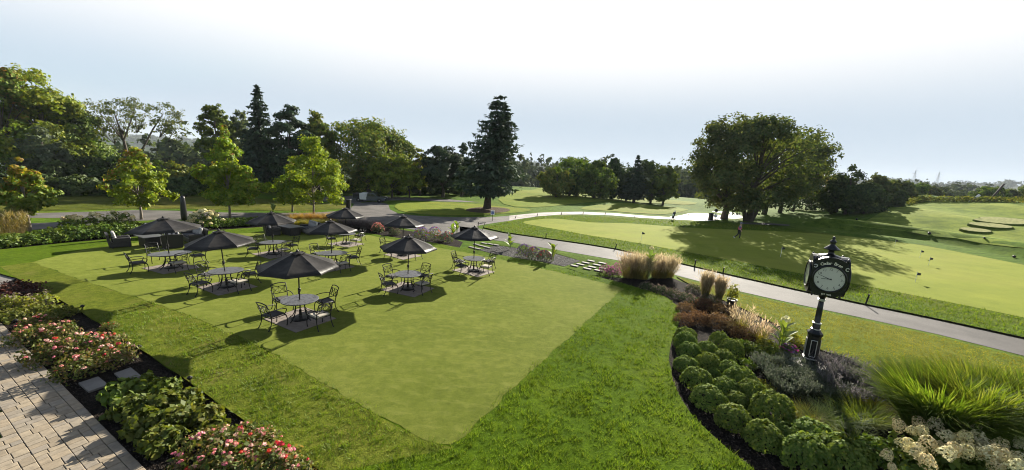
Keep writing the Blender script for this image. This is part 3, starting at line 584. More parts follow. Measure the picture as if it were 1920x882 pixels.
def rosette(rng, r, n=16, flat_=.8):
    v = unit(rng.normal(0, 1, (n, 3))); v[:, 2] = np.abs(v[:, 2]) * flat_; return quads(v * r * (.5 + .5 * rng.random(n))[:, None], unit(v + rng.normal(0, .4, v.shape)), rng.normal(0, 1, v.shape), r * .85, r * .95, .1)

# ------------------------------------------------------------------ patio of ashlar pavers
pa, pb = flat(0, 603.5, -.05)[:2], flat(276, 883, -.05)[:2]
A2 = (pb - pa) / np.linalg.norm(pb - pa); B2 = np.array([A2[1], -A2[0]])
if B2 @ np.array([-1, -1]) < 0: B2 = -B2
PANG = math.atan2(A2[1], A2[0])
def pw_(u, v): return pa + A2 * u + B2 * v
patio = sheet('patio', [pw_(-4, .0), pw_(19, .0), pw_(19, 7), pw_(-4, 7)], -.012, 'joint', 1.0, px=False)
rng = np.random.default_rng(11); random.seed(4)
spots = []
def lay(u, v, l, wd_): spots.append((u, v, l, wd_))
v = 0.0; row = 0
while v < 5.2:
    u = -3.0 - random.random() * .3
    if row == 0:
        while u < 16: lay(u, 0, .32, .16); u += .32
        v += .16
    else:
        cw = random.choice((.36, .40, .44))
        while u < 16:
            l = random.choice((.16, .20, .24, .28)); a_ = random.choice((.45, .55, .38, .62, 1.0 if l < .2 else .5))
            if a_ == 1.0: lay(u, v, l, cw)
            else:
                k_ = random.random(); lay(u, v, l, cw * a_)
                if k_ < .25 and l > .2: lay(u, v + cw * a_, l / 2, cw * (1 - a_)); lay(u + l / 2, v + cw * a_, l / 2, cw * (1 - a_))
                else: lay(u, v + cw * a_, l, cw * (1 - a_))
            u += l
        v += cw
    row += 1
def inview(p):
    d = np.array([p[0], p[1], p[2] - EYE]); z = d @ FW
    if z < .5: return None
    x, y = 960 + F * (d @ RT) / z, CY - F * (d @ UP) / z
    return (x, y, z) if -15 < x < 1935 and -15 < y < 900 else None
vis = []
for s in spots:
    c = pw_(s[0] + s[2] / 2, s[1] + s[3] / 2); q = inview((c[0], c[1], -.05))
    if q: vis.append((q[2] / math.sqrt(s[2] * s[3]), c, s))
vis.sort(key=lambda q: q[0]); PM = {}; rest = MB()
for k, (q, c, s) in enumerate(vis):
    zz = -.062 + random.uniform(-.004, .004)
    if k < 298:
        key = (round(s[2], 3), round(s[3], 3))
        if key not in PM: PM[key] = MB().box((0, 0, 0), (s[2] - .008, s[3] - .008, .05), 0, 1, .007).mesh('paver', 'paver')
        o = obj('paver', PM[key], patio, (c[0], c[1], zz), PANG); o.rotation_euler = (random.uniform(-.006, .006), random.uniform(-.006, .006), PANG + random.uniform(-.008, .008))
    else: rest.box((c[0], c[1], zz), (s[2] - .008, s[3] - .008, .05), PANG, 1, .007)
if rest.v: obj('far_pavers', rest.mesh('far_pavers', 'paver'), patio, kind='stuff')
walkc = sheet('walkway', [(-90, 478), (0, 500), (29, 521), (14, 527), (0, 536), (-90, 560)], .03, 'slab', .6, flatz=0.0)
# two slabs through the rose bed
bedslab = thing('stepping_stone_row', 'short row of two grey slabs crossing the dark mulch beside the roses', 'stepping stones', flat(190, 715, -.05))
for quad in (((147, 718), (184, 706), (203, 721), (166, 734)), ((214, 700), (245, 689), (265, 705), (235, 719))):
    p = [flat(*q, -.02) for q in quad]; b = np.array(bedslab.location)
    obj('slab', MB().add([q - b for q in p] + [q - b - np.array([0, 0, .06]) for q in p], [(3, 2, 1, 0), (0, 1, 5, 4), (1, 2, 6, 5), (2, 3, 7, 6), (3, 0, 4, 7)]).mesh('slab', 'slab'), bedslab)
# stone grids in the grass
ga, gb = flat(1170, 541)[:2], flat(900, 479)[:2]; G1 = (gb - ga) / np.linalg.norm(gb - ga); G2 = np.array([-G1[1], G1[0]])
if G2[1] < 0: G2 = -G2
for label, pts in (('grid of pale stones set in grass between gravel bed and reddish shrub', ((1077, 498), (1088, 495.5), (1098, 492.5), (1108, 489), (1101, 503.5), (1110, 500.5), (1119, 496.5), (1129, 493), (1122, 507), (1131, 503))),
                   ('grid of worn stones set in grass behind the rightmost parasol', ((885, 463.5), (895, 466), (903, 461), (913, 463.5), (920, 457.5), (930, 459), (893, 458), (908, 456)))):
    g = thing('stone_walk', label, 'stone walk', flat(*pts[0], -.03))
    for q in pts:
        c = flat(*q, .0) - np.array(g.location); obj('stone', MB().box((0, 0, 0), (.52, .26, .06), 0, 1, .02).mesh('stone', 'slab'), g, (c[0], c[1], .005), math.atan2(G1[1], G1[0]))

# ------------------------------------------------------------------ garden furniture
def bez(p0, p1, p2, n=6): return [tuple((1 - t) ** 2 * a + 2 * t * (1 - t) * b + t * t * c for a, b, c in zip(p0, p1, p2)) for t in [i / (n - 1) for i in range(n)]]
CH = {}
CH['seat_cushion'] = MB().box((0, .0, .455), (.50, .47, .06), 0, 1, .022).mesh('seat_cushion', 'cushion', False)
CH['pale'] = MB().box((0, .0, .455), (.50, .47, .06), 0, 1, .022).mesh('seat_cushion', 'palecush', False)
m = MB()
for a, b in (((-.26, -.24), (.26, -.24)), ((.26, -.24), (.27, .25)), ((.27, .25), (-.27, .25)), ((-.27, .25), (-.26, -.24))): m.tube([(*a, .41), (*b, .41)], .017, 5)
for x in (-.13, 0, .13): m.tube([(x, -.24, .41), (x, .25, .41)], .01, 4)
CH['seat_frame'] = m.mesh('seat_frame', 'metal')
m = MB()
for s in (-1, 1): m.tube(bez((.255 * s, -.24, .41), (.265 * s, -.26, .66), (.25 * s, -.40, .95), 6), .016, 5)
m.tube(bez((-.25, -.40, .93), (0, -.43, 1.01), (.25, -.40, .93), 7), .019, 5); m.tube([(-.258, -.30, .60), (.258, -.30, .60)], .012, 5); m.tube([(-.255, -.37, .85), (.255, -.37, .85)], .012, 5)
for i in range(3):
    x0 = -.20 + i * .20; dz = .125; yy = -.335
    m.tube([(x0 - .09, yy, .725), (x0, yy - .03, .725 + dz), (x0 + .09, yy, .725), (x0, yy + .03, .725 - dz), (x0 - .09, yy, .725)], .009, 4)
    m.tube([(x0, yy - .03, .85), (x0, yy + .03, .60)], .007, 4)
for s in (-1, 1): m.tube([(.245 * s, -.30, .60), (.14 * s, -.335, .725), (.25 * s, -.37, .85)], .008, 4)
CH['backrest'] = m.mesh('backrest', 'metal')
for s in (-1, 1):
    CH['front_leg%d' % s] = MB().tube(bez((.265 * s, .24, .42), (.30 * s, .33, .25), (.27 * s, .27, 0), 6), [.02, .018, .016, .015, .016, .022], 5).mesh('leg', 'metal')
    CH['rear_leg%d' % s] = MB().tube(bez((.255 * s, -.24, .42), (.26 * s, -.22, .2), (.27 * s, -.37, 0), 6), [.02, .018, .016, .015, .016, .022], 5).mesh('leg', 'metal')
    CH['arm%d' % s] = MB().tube(bez((.262 * s, -.29, .66), (.30 * s, .05, .71), (.30 * s, .24, .64), 6) + bez((.30 * s, .27, .60), (.29 * s, .26, .5), (.268 * s, .18, .42), 4), .016, 5).mesh('armrest', 'metal')
def chair(p, face, label, pale):
    o = thing('garden_chair', label, 'chair', p, face - math.pi / 2, 'cast metal chairs on the lawn')
    obj('seat_cushion', CH['pale' if pale else 'seat_cushion'], o); obj('seat_frame', CH['seat_frame'], o); obj('backrest', CH['backrest'], o)
    for s in (-1, 1): obj('leg', CH['front_leg%d' % s], o); obj('leg', CH['rear_leg%d' % s], o); obj('armrest', CH['arm%d' % s], o)
TBL = {}
TBL['top'] = MB().lathe([(.06, .70), (.58, .70), (.61, .705), (.615, .722), (.60, .73), (.57, .728), (.03, .728)], 36).mesh('tabletop', 'lattice')
TBL['leg'] = MB().tube(bez((.22, 0, .70), (.16, 0, .40), (.26, 0, .22), 5) + bez((.30, 0, .15), (.36, 0, .04), (.46, 0, .0), 4), [.02, .02, .018, .018, .018, .018, .018, .018, .02], 5).mesh('leg', 'metal')
m = MB(); m.tube([(.20 * math.cos(a * math.pi / 6), .20 * math.sin(a * math.pi / 6), .36) for a in range(13)], .012, 5); m.tube([(.42 * math.cos(a * math.pi / 8), .42 * math.sin(a * math.pi / 8), .66) for a in range(17)], .014, 5)
TBL['ring'] = m.mesh('brace', 'metal')
TR, NP = 1.33, 8
def panel():
    v = []; n = 5; k = 6
    for i in range(k + 1):
        t = i / k; rr = .10 + (TR - .10) * t
        for j in range(n + 1):
            a = (j / n - .5) * 2 * math.pi / NP; edge = math.cos(math.pi / NP) / math.cos(a); s = 1 - (2 * j / n - 1) ** 2
            z = 2.44 - .48 * t ** 1.12 - .055 * s * math.sin(math.pi * min(1, t * .9 + .1)) * t; r_ = rr * (edge if True else 1) * (1 - .025 * s * t)
            v.append((r_ * math.cos(a), r_ * math.sin(a), z))
    f = [(i * (n + 1) + j, (i + 1) * (n + 1) + j, (i + 1) * (n + 1) + j + 1, i * (n + 1) + j + 1) for i in range(k) for j in range(n)]
    # small valance turned down at the rim
    b = k * (n + 1); o = len(v)
    for j in range(n + 1): x, y, z = v[b + j]; v.append((x * 1.003, y * 1.003, z - .06))
    f += [(b + j, o + j, o + j + 1, b + j + 1) for j in range(n)]
    me = MB().add(v, f).mesh('canopy_panel', 'canvas', True); return me
UMB = {'panel': panel()}
UMB['pole'] = MB().tube([(0, 0, .06), (0, 0, 2.47)], .024, 8).lathe([(.035, 1.02), (.05, 1.04), (.05, 1.14), (.035, 1.16)], 8).mesh('pole', 'metal')
UMB['base'] = MB().lathe([(.30, 0), (.30, .035), (.24, .06), (.07, .09), (.045, .12), (.045, .34)], 20).mesh('base', 'metal')
UMB['crank'] = MB().tube([(0, -.03, 1.08), (0, -.12, 1.08), (.0, -.12, .98)], .012, 5).mesh('crank', 'metal')
UMB['finial'] = MB().lathe([(.02, 2.46), (.04, 2.49), (.045, 2.53), (.02, 2.56), (.004, 2.58)], 8).mesh('finial', 'metal')
m = MB()
for i in range(8):
    a = 2 * math.pi * (i + .5) / 8; d = math.pi / 8
    def q(r_, da, z): return (r_ * math.cos(a + da), r_ * math.sin(a + da), z)
    m.add([q(.05, -d, 2.50), q(.05, d, 2.50), q(.25, d, 2.43), q(.25, 0, 2.46), q(.25, -d, 2.43)], [(0, 4, 3, 2, 1)])
UMB['vent'] = m.mesh('vent', 'canvas')
UMB['rib'] = MB().tube([(.05, 0, 2.41), (TR * .98, 0, 1.945)], .011, 4).tube([(.04, 0, 1.95), (TR * .5, 0, 2.18)], .009, 4).mesh('rib', 'metal')
def parasol(p, label, rz, lean=(0, 0), sc=1.0):
    o = thing('parasol', label, 'parasol', p, rz, 'charcoal parasols on the lawn'); o.rotation_euler = (lean[1], lean[0], rz); o.scale = (sc, sc, 1)
    for n in ('base', 'pole', 'crank', 'finial', 'vent'): obj(n, UMB[n], o)
    for i in range(NP):
        obj('canopy_panel', UMB['panel'], o, rz=2 * math.pi * (i + .5) / NP); obj('rib', UMB['rib'], o, rz=2 * math.pi * i / NP)
DESC = ['the nearest table', 'the mid right lawn table', 'the table beside the stone walk', 'the table left of the nearest parasol', 'the leftmost oval table',
        'the oval table behind the nearest parasol', 'the table before the far wicker sofa', 'the farthest table by grey grasses', 'the table at the flower bed edge']
PDESC = ['largest charcoal parasol open over the nearest table', 'charcoal parasol with one sunlit panel over the mid right lawn table', 'rightmost charcoal parasol with a pale sunlit edge beside the stone walk', 'leaning charcoal parasol over the table left of the nearest one', 'wide brownish charcoal parasol in front of the left wicker seats',
         'charcoal parasol behind the top of the nearest parasol', 'dark parasol in front of the far wicker sofa', 'small farthest parasol in front of the orange and grey grasses', 'charcoal parasol overlapping the driveway beside the flower bed']
SETS = [ # table px on the lawn, oval factor, parasol angle, tilt, chairs: (px of seat, side word, pale)
 ((563.7, 598.6), 1.0, .25, (0, 0), 1.0, [((516, 588), 'left front', 0), ((530, 561), 'left back', 0), ((609, 565), 'right back', 0), ((600, 590), 'right front', 1)]),
 ((764.6, 542.7), 1.0, .1, (0, .0), .96, [((729, 531.6), 'left front', 0), ((736, 517), 'left back', 0), ((791, 516), 'right back', 0), ((790, 531), 'right front', 1)]),
 ((888, 508.8), 1.0, .0, (0, .0), 1.0, [((871, 497), 'left front', 0), ((861, 490), 'left back', 0), ((915, 490), 'right back', 0), ((907, 498), 'right front', 1)]),
 ((426, 538.3), 1.05, .3, (-.075, 0), .98, [((374.5, 531), 'left front', 0), ((388, 514), 'left back', 0), ((468, 513.6), 'right back', 0), ((448, 527), 'right front', 1)]),
 ((321.6, 502.7), 1.35, .2, (-.04, 0), 1.08, [((265.6, 491.7), 'left front', 0), ((357, 480.6), 'right back', 0), ((331, 491.7), 'right front', 1), ((291, 476), 'left back', 0)]),
 ((623, 499.5), 1.28, .35, (-.03, 0), 1.0, [((594, 475.5), 'left back', 0), ((652, 482.5), 'right back', 0), ((643, 493), 'right front', 1)]),
 ((513.5, 477.3), 1.15, .0, (0, 0), .98, [((480, 465.4), 'left front', 0), ((491, 457), 'left back', 0), ((545, 459.5), 'right back', 0), ((528, 467), 'right front', 1)]),
 ((649.3, 458), 1.0, .15, (0, 0), .96, [((621, 447), 'left', 0), ((668.6, 449.5), 'right front', 1), ((675, 441.5), 'right back', 0)]),
 ((755.3, 479.2), 1.0, .1, (0, 0), 1.0, [((726, 461), 'left back', 0), ((786, 459.5), 'right back', 0), ((734, 472), 'left front', 0), ((778, 472), 'right front', 1)]),
]
M['padstone'] = solid('pad_stone', (.150, .122, .100), .9, 0, .2, 4., .2)
PADM = MB().box((0, 0, 0), (.375, .375, .05), 0, 1, .006).mesh('paver', 'padstone')
for k, (b, ov, prz, tilt, psc, chs) in enumerate(SETS):
    p = flat(*b); az = math.atan2(p[0], p[1]); zt = .009
    ang = PANG + .12 * math.sin(k * 2.1)
    pad = obj('paver_pad', MB().box((p[0], p[1], -.02), (1.91, 1.53, .055), ang).mesh('paver_pad', 'joint'), kind='structure')
    for i in range(5):
        for j in range(4):
            u, v = (i - 2) * .38, (j - 1.5) * .38
            obj('paver', PADM, pad, (p[0] + u * math.cos(ang) - v * math.sin(ang), p[1] + u * math.sin(ang) + v * math.cos(ang), -.006 + random.uniform(-.003, .003)), ang)
    zt = .020
    t = thing('garden_table', 'round black cast metal table, ' + DESC[k] if ov < 1.1 else 'black cast metal table, ' + DESC[k], 'table', (p[0], p[1], zt), -az + prz, 'cast metal tables on the lawn')
    t.scale = (ov, 1, 1); t.rotation_euler = (0, 0, -az)
    obj('tabletop', TBL['top'], t); obj('brace', TBL['ring'], t)
    for i in range(4): obj('leg', TBL['leg'], t, rz=math.pi / 4 + i * math.pi / 2)
    parasol((p[0], p[1], zt), PDESC[k], prz, (tilt[0] + .018 * math.sin(k * 2.7), tilt[1] + .02 * math.cos(k * 1.9)), psc)
    for s, side, pale in chs:
        c = flat(*s, .45); d = math.atan2(p[1] - c[1], p[0] - c[0]); nn = math.hypot(p[0] - c[0], p[1] - c[1])
        mn = .86 * (1 + (ov - 1) * abs(math.cos(d + az)))
        if nn < mn: c = np.array([p[0], p[1], 0]) - np.array([math.cos(d), math.sin(d), 0]) * mn
        chair((c[0] + random.uniform(-.04, .04), c[1] + random.uniform(-.04, .04), .0), d + random.uniform(-.2, .2), 'black chair with %s seat at %s of %s' % ('pale' if pale else 'dark', side, DESC[k]), pale)

# wicker lounge furniture
def wicker_chair(p, face, label, wd_=.86, stripe=True, dp=.84):
    o = thing('wicker_armchair' if wd_ < 1.2 else 'wicker_sofa', label, 'armchair' if wd_ < 1.2 else 'sofa', p, face - math.pi / 2, 'dark wicker lounge seats')
    obj('base', MB().box((0, 0, .2), (wd_, dp, .30), 0, 1.0, .03).mesh('base', 'wicker'), o)
    for s in (-1, 1): obj('armrest', MB().box((s * (wd_ / 2 - .07), .03, .47), (.16, dp - .06, .26), 0, 1.03, .04).mesh('armrest', 'wicker'), o)
    b = MB(); b.prism([(-wd_ / 2, .05), (wd_ / 2, .05), (wd_ / 2 + .03, .8), (wd_ / 2 - .03, .86), (-wd_ / 2 + .03, .86), (-wd_ / 2 - .03, .8)], -dp / 2 - .06, -dp / 2 + .06)
    b.v = [(x, y - .22 * max(0, z - .3), z) for x, y, z in b.v]; obj('backrest', b.mesh('backrest', 'wicker'), o)
    nb = 1 if wd_ < 1.2 else 2; iw = wd_ - .32
    for i in range(nb):
        x = (i - (nb - 1) / 2) * iw / nb
        obj('seat_cushion', MB().box((x, .05, .41), (iw / nb - .01, dp - .16, .13), 0, 1, .04).mesh('seat_cushion', 'cushion'), o)
        c = MB().box((0, 0, 0), (iw / nb + .06, .15, .50), 0, 1, .05); c.v = [(xx + x, yy - dp / 2 + .17 - .2 * zz, zz + .70) for xx, yy, zz in c.v]
        obj('back_cushion', c.mesh('back_cushion', 'stripe' if stripe else 'cushion'), o)
    for sx in (-1, 1):
        for sy in (-1, 1): obj('foot', MB().box((sx * (wd_ / 2 - .07), sy * (dp / 2 - .07), .03), (.07, .07, .06)).mesh('foot', 'wicker'), o)
def wicker_table(p, rz, label, d, h=.62):
    o = thing('wicker_table', label, 'table', p, rz, 'dark wicker tables'); obj('base', MB().box((0, 0, h * .46), (d[0] * .72, d[1] * .72, h * .9), 0, 1, .03).mesh('base', 'wicker'), o)
    obj('tabletop', MB().box((0, 0, h), (d[0], d[1], .05), 0, 1, .015).mesh('tabletop', 'slabtop'), o)
M['slabtop'] = solid('dark_stone_top', (.06, .06, .065), .3, 0, .3, 8.)
def head(px, py, qx, qy): a, b = flat(px, py), flat(qx, qy); return math.atan2(b[1] - a[1], b[0] - a[0])
wicker_chair(flat(227, 463), head(227, 463, 300, 457), 'leftmost dark wicker armchair with pale striped back cushion on the lawn')
wicker_chair(flat(287, 446), head(287, 446, 292, 470), 'dark wicker armchair with striped cushion facing out behind the wicker table', .95)
wicker_table(flat(282, 461), PANG, 'dark wicker fire table with a flat top before the leftmost parasol pole', (1.5, 1.0))
wicker_chair(flat(324, 464), head(324, 464, 318, 440), 'dark wicker armchair seen from behind at the parasol pole', .95)
wicker_chair(flat(363, 453), head(363, 453, 320, 457), 'low dark wicker sofa with striped back cushion below the wrapped parasol', 1.7)
wicker_chair(flat(512, 441), head(512, 441, 560, 438), 'dark wicker armchair with pale cushion edge left of the far wicker table', .9)
wicker_table(flat(546, 440), PANG, 'large dark wicker table between the far sofa and armchair', (1.6, 1.1))
wicker_chair(flat(581, 438), head(581, 438, 545, 441), 'far dark wicker sofa with striped back cushion behind the lawn tables', 1.7)
wicker_chair(flat(535, 432), head(535, 432, 545, 445), 'dark wicker armchair with striped cushion behind the far wicker table', .9)
# wrapped parasol and dark post
def wrapped(px, py, tx, ty, label):
    p = flat(px, py); h = ray_at(tx, ty, p[1])[2]; o = thing('wrapped_parasol', label, 'closed parasol', p)
    obj('base', MB().lathe([(.3, 0), (.3, .05), (.06, .1), (.04, .3)], 14).mesh('base', 'metal'), o); obj('pole', MB().tube([(0, 0, .1), (0, 0, h * .5)], .03, 6).mesh('pole', 'metal'), o)
    obj('cover', MB().lathe([(.07, h * .34), (.17, h * .36), (.19, h * .5), (.16, h * .8), (.14, h * .95), (.10, h), (.02, h + .02)], 12).mesh('cover', 'black', True), o)
wrapped(348, 437, 344, 368, 'tall closed parasol in a black cover behind the wicker sofa')
p = at(654, 401); h = ray_at(654, 375, p[1])[2] - p[2]
o = thing('square_post', 'short dark square post standing at the driveway corner', 'post', p); obj('shaft', MB().box((0, 0, h / 2), (.42, .42, h), 0, 1, .03).mesh('shaft', 'black'), o); obj('cap', MB().box((0, 0, h), (.5, .5, .08), 0, 1, .02).mesh('cap', 'black'), o)

# ------------------------------------------------------------------ street clock
cb = flat(1515, 690, -.03); top = ray_at(1561, 443, cb[1] + .1)[2]
yaw = math.atan2(cb[0], cb[1])
clock = thing('street_clock', 'black four sided post clock with silver trim standing in the flower bed', 'clock', cb, -yaw + .18)
S = top / 4.31
obj('plinth', MB().lathe([(.44, -.05), (.46, .06), (.40, .16), (.30, .18)], 9, sx=1.2).mesh('plinth', 'stone'), clock)
def octo(r, c=.28): return [(r, -r * c * 1.6), (r, r * c * 1.6), (r * c * 1.6, r), (-r * c * 1.6, r), (-r, r * c * 1.6), (-r, -r * c * 1.6), (-r * c * 1.6, -r), (r * c * 1.6, -r)]
def stack(rows, k=.42):
    m_ = MB(); v = []
    for r, z in rows: v += [(x, y, z * S) for x, y in [(r, -r * k), (r, r * k), (r * k, r), (-r * k, r), (-r, r * k), (-r, -r * k), (-r * k, -r), (r * k, -r)]]
    n = len(rows); f = [tuple(reversed(range(8))), tuple(range((n - 1) * 8, n * 8))] + [(i * 8 + j, i * 8 + (j + 1) % 8, (i + 1) * 8 + (j + 1) % 8, (i + 1) * 8 + j) for i in range(n - 1) for j in range(8)]
    return m_.add(v, f)
obj('pedestal', stack([(.225, .15), (.225, .24), (.195, .28), (.195, .36), (.178, .38), (.165, 1.12), (.178, 1.15), (.195, 1.19), (.195, 1.23), (.135, 1.30), (.11, 1.35)], .55).mesh('pedestal', 'black'), clock)
obj('trim_ring', stack([(.198, .355), (.202, .36), (.202, .385), (.198, .39)], .55).mesh('trim_ring', 'silver'), clock)
for i in range(4):
    m = MB(); a0 = i * math.pi / 2
    for x0, z0, x1, z1 in ((-.075, .46, .075, .46), (.075, .46, .075, 1.0), (.075, 1.0, -.075, 1.0), (-.075, 1.0, -.075, .46)): m.tube([(x0, -.178, z0 * S), (x1, -.178, z1 * S)], .010, 4)
    obj('panel_trim', m.mesh('panel_trim', 'silver'), clock, rz=a0)
obj('shaft', MB().lathe([(.115, 1.32 * S), (.105, 1.36 * S), (.105, 1.54 * S), (.082, 1.58 * S), (.076, 2.0 * S), (.068, 2.36 * S)], 16).mesh('shaft', 'black', True), clock)
for z, r_ in ((1.345, .125), (1.55, .122), (2.30, .092), (2.34, .10)): obj('collar', MB().lathe([(r_ * .8, (z - .018) * S), (r_, (z - .01) * S), (r_, (z + .01) * S), (r_ * .8, (z + .018) * S)], 16).mesh('collar', 'silver'), clock)
obj('neck', MB().lathe([(.07, 2.34 * S), (.085, 2.41 * S), (.13, 2.48 * S), (.22, 2.53 * S), (.28, 2.57 * S)], 16).mesh('neck', 'black', True), clock)
HW, Z0, Z1, ZA = .445, 2.55 * S, 3.56 * S, 3.74 * S
oc = [(-HW * .5, Z0), (HW * .5, Z0), (HW * .74, Z0 + .06), (HW * .9, Z0 + .17), (HW, Z0 + .34), (HW * 1.02, Z0 + .55), (HW, Z1 - .20), (HW * .93, Z1 - .03), (HW * .78, Z1 + .07), (HW * .5, ZA - .04), (HW * .2, ZA), (-HW * .2, ZA), (-HW * .5, ZA - .04), (-HW * .78, Z1 + .07), (-HW * .93, Z1 - .03), (-HW, Z1 - .20), (-HW * 1.02, Z0 + .55), (-HW, Z0 + .34), (-HW * .9, Z0 + .17), (-HW * .74, Z0 + .06)]
m = MB().prism(oc, -.40, .40); oc2 = [(x * .93, z) for x, z in oc]
m2 = MB().prism([(x * .90, z) for x, z in oc], -HW, HW); m2.v = [(y, x, z) for x, y, z in m2.v]; m2.f = [tuple(reversed(f)) for f in m2.f]
m.add(m2.v, m2.f); obj('case', m.mesh('case', 'black'), clock)
ZC = 3.09 * S; RD = .375 * min(1, S)
def text_mesh(name, txt, size, ext, mat):
    cu = bpy.data.curves.new(name, 'FONT'); cu.body = txt; cu.size = size; cu.align_x = 'CENTER'; cu.align_y = 'CENTER'; cu.extrude = ext; cu.resolution_u = 3
    o = bpy.data.objects.new(name, cu); me = bpy.data.meshes.new_from_object(o); bpy.data.objects.remove(o); bpy.data.curves.remove(cu)
    me.name = name; me.materials.clear(); me.materials.append(M[mat]); return me
def arc_text(txt, r_, zc, size, a0, a1, par, up=True):
    for i, ch in enumerate(txt):
        if ch == ' ': continue
        a = a0 + (a1 - a0) * i / (len(txt) - 1)
        o = obj('letter', text_mesh('letter', ch, size, .004, 'gold'), par); o.location = (r_ * math.sin(a), -.006, r_ * math.cos(a) + zc); o.rotation_euler = (math.pi / 2, a, 0)
for i in range(4):
    f = obj('clock_face', MB().lathe([(RD, 0), (RD + .045, .005), (RD + .05, .04), (RD + .02, .055), (RD - .005, .045), (RD - .006, 0)], 40, caps=False).mesh('clock_face', 'black', True), clock)
    base_y = .40 if i % 2 == 0 else HW
    f.matrix_local = Matrix.Rotation(i * math.pi / 2, 4, 'Z') @ Matrix.Translation((0, -base_y, ZC)) @ Matrix.Rotation(math.pi / 2, 4, 'X')
    o = obj('dial', MB().lathe([(RD - .004, .0), (RD - .004, .03), (.001, .032)], 40).mesh('dial', 'dial' if i == 0 else 'sideglass'), f)
    mk = MB()
    for q in range(60):
        a = q * math.pi / 30; l = .022 if q % 5 == 0 else .012; w2 = .006 if q % 5 == 0 else .003; x, y = math.sin(a), math.cos(a); r1 = RD - .02
        mk.add([(x * r1 - y * w2, y * r1 + x * w2, .0335), (x * r1 + y * w2, y * r1 - x * w2, .0335), (x * (r1 - l) + y * w2, y * (r1 - l) - x * w2, .0335), (x * (r1 - l) - y * w2, y * (r1 - l) + x * w2, .0335)], [(0, 3, 2, 1)])
    obj('minute_track', mk.mesh('minute_track', 'ink'), f)
    if i in (0, 3):
        for q in range(1, 13):
            a = q * math.pi / 6
            o = obj('numeral', text_mesh('numeral', str(q), .10, .001, 'ink'), f); o.location = ((RD - .085) * math.sin(a), (RD - .085) * math.cos(a), .034)
    for nm, a, l, w2, zz in (('minute_hand', 48.5 * math.pi / 30, RD * .80, .011, .040), ('hour_hand', (8.81) * math.pi / 6, RD * .52, .015, .037)):
        x, y = math.sin(a), math.cos(a); bk = -.06
        obj(nm, MB().add([(x * bk - y * w2, y * bk + x * w2, zz), (x * bk + y * w2, y * bk - x * w2, zz), (x * l + y * w2 * .4, y * l - x * w2 * .4, zz), (x * l - y * w2 * .4, y * l + x * w2 * .4, zz)], [(0, 3, 2, 1)]).mesh(nm, 'ink'), f)
front = obj('name_plate', MB().prism([(-HW * .6, 3.52 * S), (HW * .6, 3.52 * S), (HW * .45, 3.64 * S), (HW * .2, ZA - .02), (-HW * .2, ZA - .02), (-HW * .45, 3.64 * S)], -.412, -.40).mesh('name_plate', 'black'), clock)
lp = obj('lettering', MB().prism([(-.02, 2.9 * S), (.02, 2.9 * S), (.02, 2.91 * S), (-.02, 2.91 * S)], -.401, -.3995).mesh('lettering', 'black'), clock, (0, 0, 0))
lp2 = lp
arc_text('Cedar Brae', RD + .105, 0, .125, -.50, .50, obj('name_lettering', MB().box((0, 0, 0), (.01, .002, .01)).mesh('name_lettering', 'black'), clock, (0, -.415, ZC)))
o = obj('date_lettering', text_mesh('date_lettering', 'EST 1922', .062, .003, 'gold'), clock); o.location = (0, -.408, Z0 + .045); o.rotation_euler = (math.pi / 2, 0, 0)
for s in (-1, 1):
    m = MB(); m.tube([(s * (.375 + .04 * math.cos(a * .5 + .6)), -.42, 3.44 * S + .045 * math.sin(a * .5 + .6)) for a in range(11)], .012, 5); obj('scroll', m.mesh('scroll', 'silver'), clock)
    for y in (-.36, .36):
        obj('corner_knob', MB().lathe([(.03, 0), (.015, .03), (.045, .07), (.05, .10), (.03, .14), (.008, .16)], 10).mesh('corner_knob', 'black', True), clock, (s * .37, y, Z1 + .02))
        obj('corner_knob', MB().lathe([(.008, -.12), (.03, -.09), (.035, -.05), (.015, -.02), (.03, 0)], 10).mesh('corner_knob', 'black', True), clock, (s * .33, y, Z0 + .06))
obj('roof_cap', MB().lathe([(.30, ZA - .06), (.24, ZA + .01), (.10, ZA + .05), (.075, ZA + .09), (.075, ZA + .17), (.09, ZA + .18)], 20).mesh('roof_cap', 'black', True), clock)
obj('finial', MB().lathe([(.07, ZA + .17), (.20, ZA + .20), (.19, ZA + .225), (.075, ZA + .33), (.05, ZA + .36), (.075, ZA + .40), (.085, ZA + .44), (.06, ZA + .48), (.03, ZA + .50), (.045, ZA + .54), (.03, ZA + .58), (.004, ZA + .60)], 18).mesh('finial', 'black', True), clock)
bpy.data.objects.remove(lp)

# ------------------------------------------------------------------ trees
def T(name, label, px, py, Y, wpx, prof, mat, **k):
    loc, H = put(px, py, Y); return tree(name, label, loc, H, rad(wpx, Y), prof, mat, **k)
def SP(name, label, px, py, Y, wpx, **k):
    loc, H = put(px, py, Y); return spruce(name, label, loc, H, rad(wpx, Y), **k)
# young maples along the driveway
YM = 'young maples along the driveway'
def YT(label, bx, by, tx, ty, wpx, seed, mat='maple', tip='mapletip', prof='flame', nc=330, nl=20, h0=.26, **k):
    p = at(bx, by); H = ray_at(tx, ty, p[1])[2] - p[2]
    tree('young_maple', label, p, H, rad(wpx, p[1]) * .84, prof, mat, nc=int(nc * 1.1), nl=nl, ls=.20, h0=h0, seed=seed, trunk=.085, bark='paleb', nlimb=22, lobes=.42, inner=.45, big=90, rb=.19, cr_=rad(wpx, p[1]) * .10, group=YM, tipmat=tip, **k)
YT('young maple turning orange at the far left above the tan grasses', 56, 436, 42, 293, 86, 21, mat='yolive', tip='mapletip', nc=230, nl=18)
YT('sparse yellow green young maple behind the left hydrangeas', 265, 412, 250, 264, 105, 22, nc=240, nl=16, h0=.16)
YT('dense yellow green young maple right of the wrapped parasol', 431, 411, 416, 240, 112, 23, nc=380, nl=22, h0=.17)
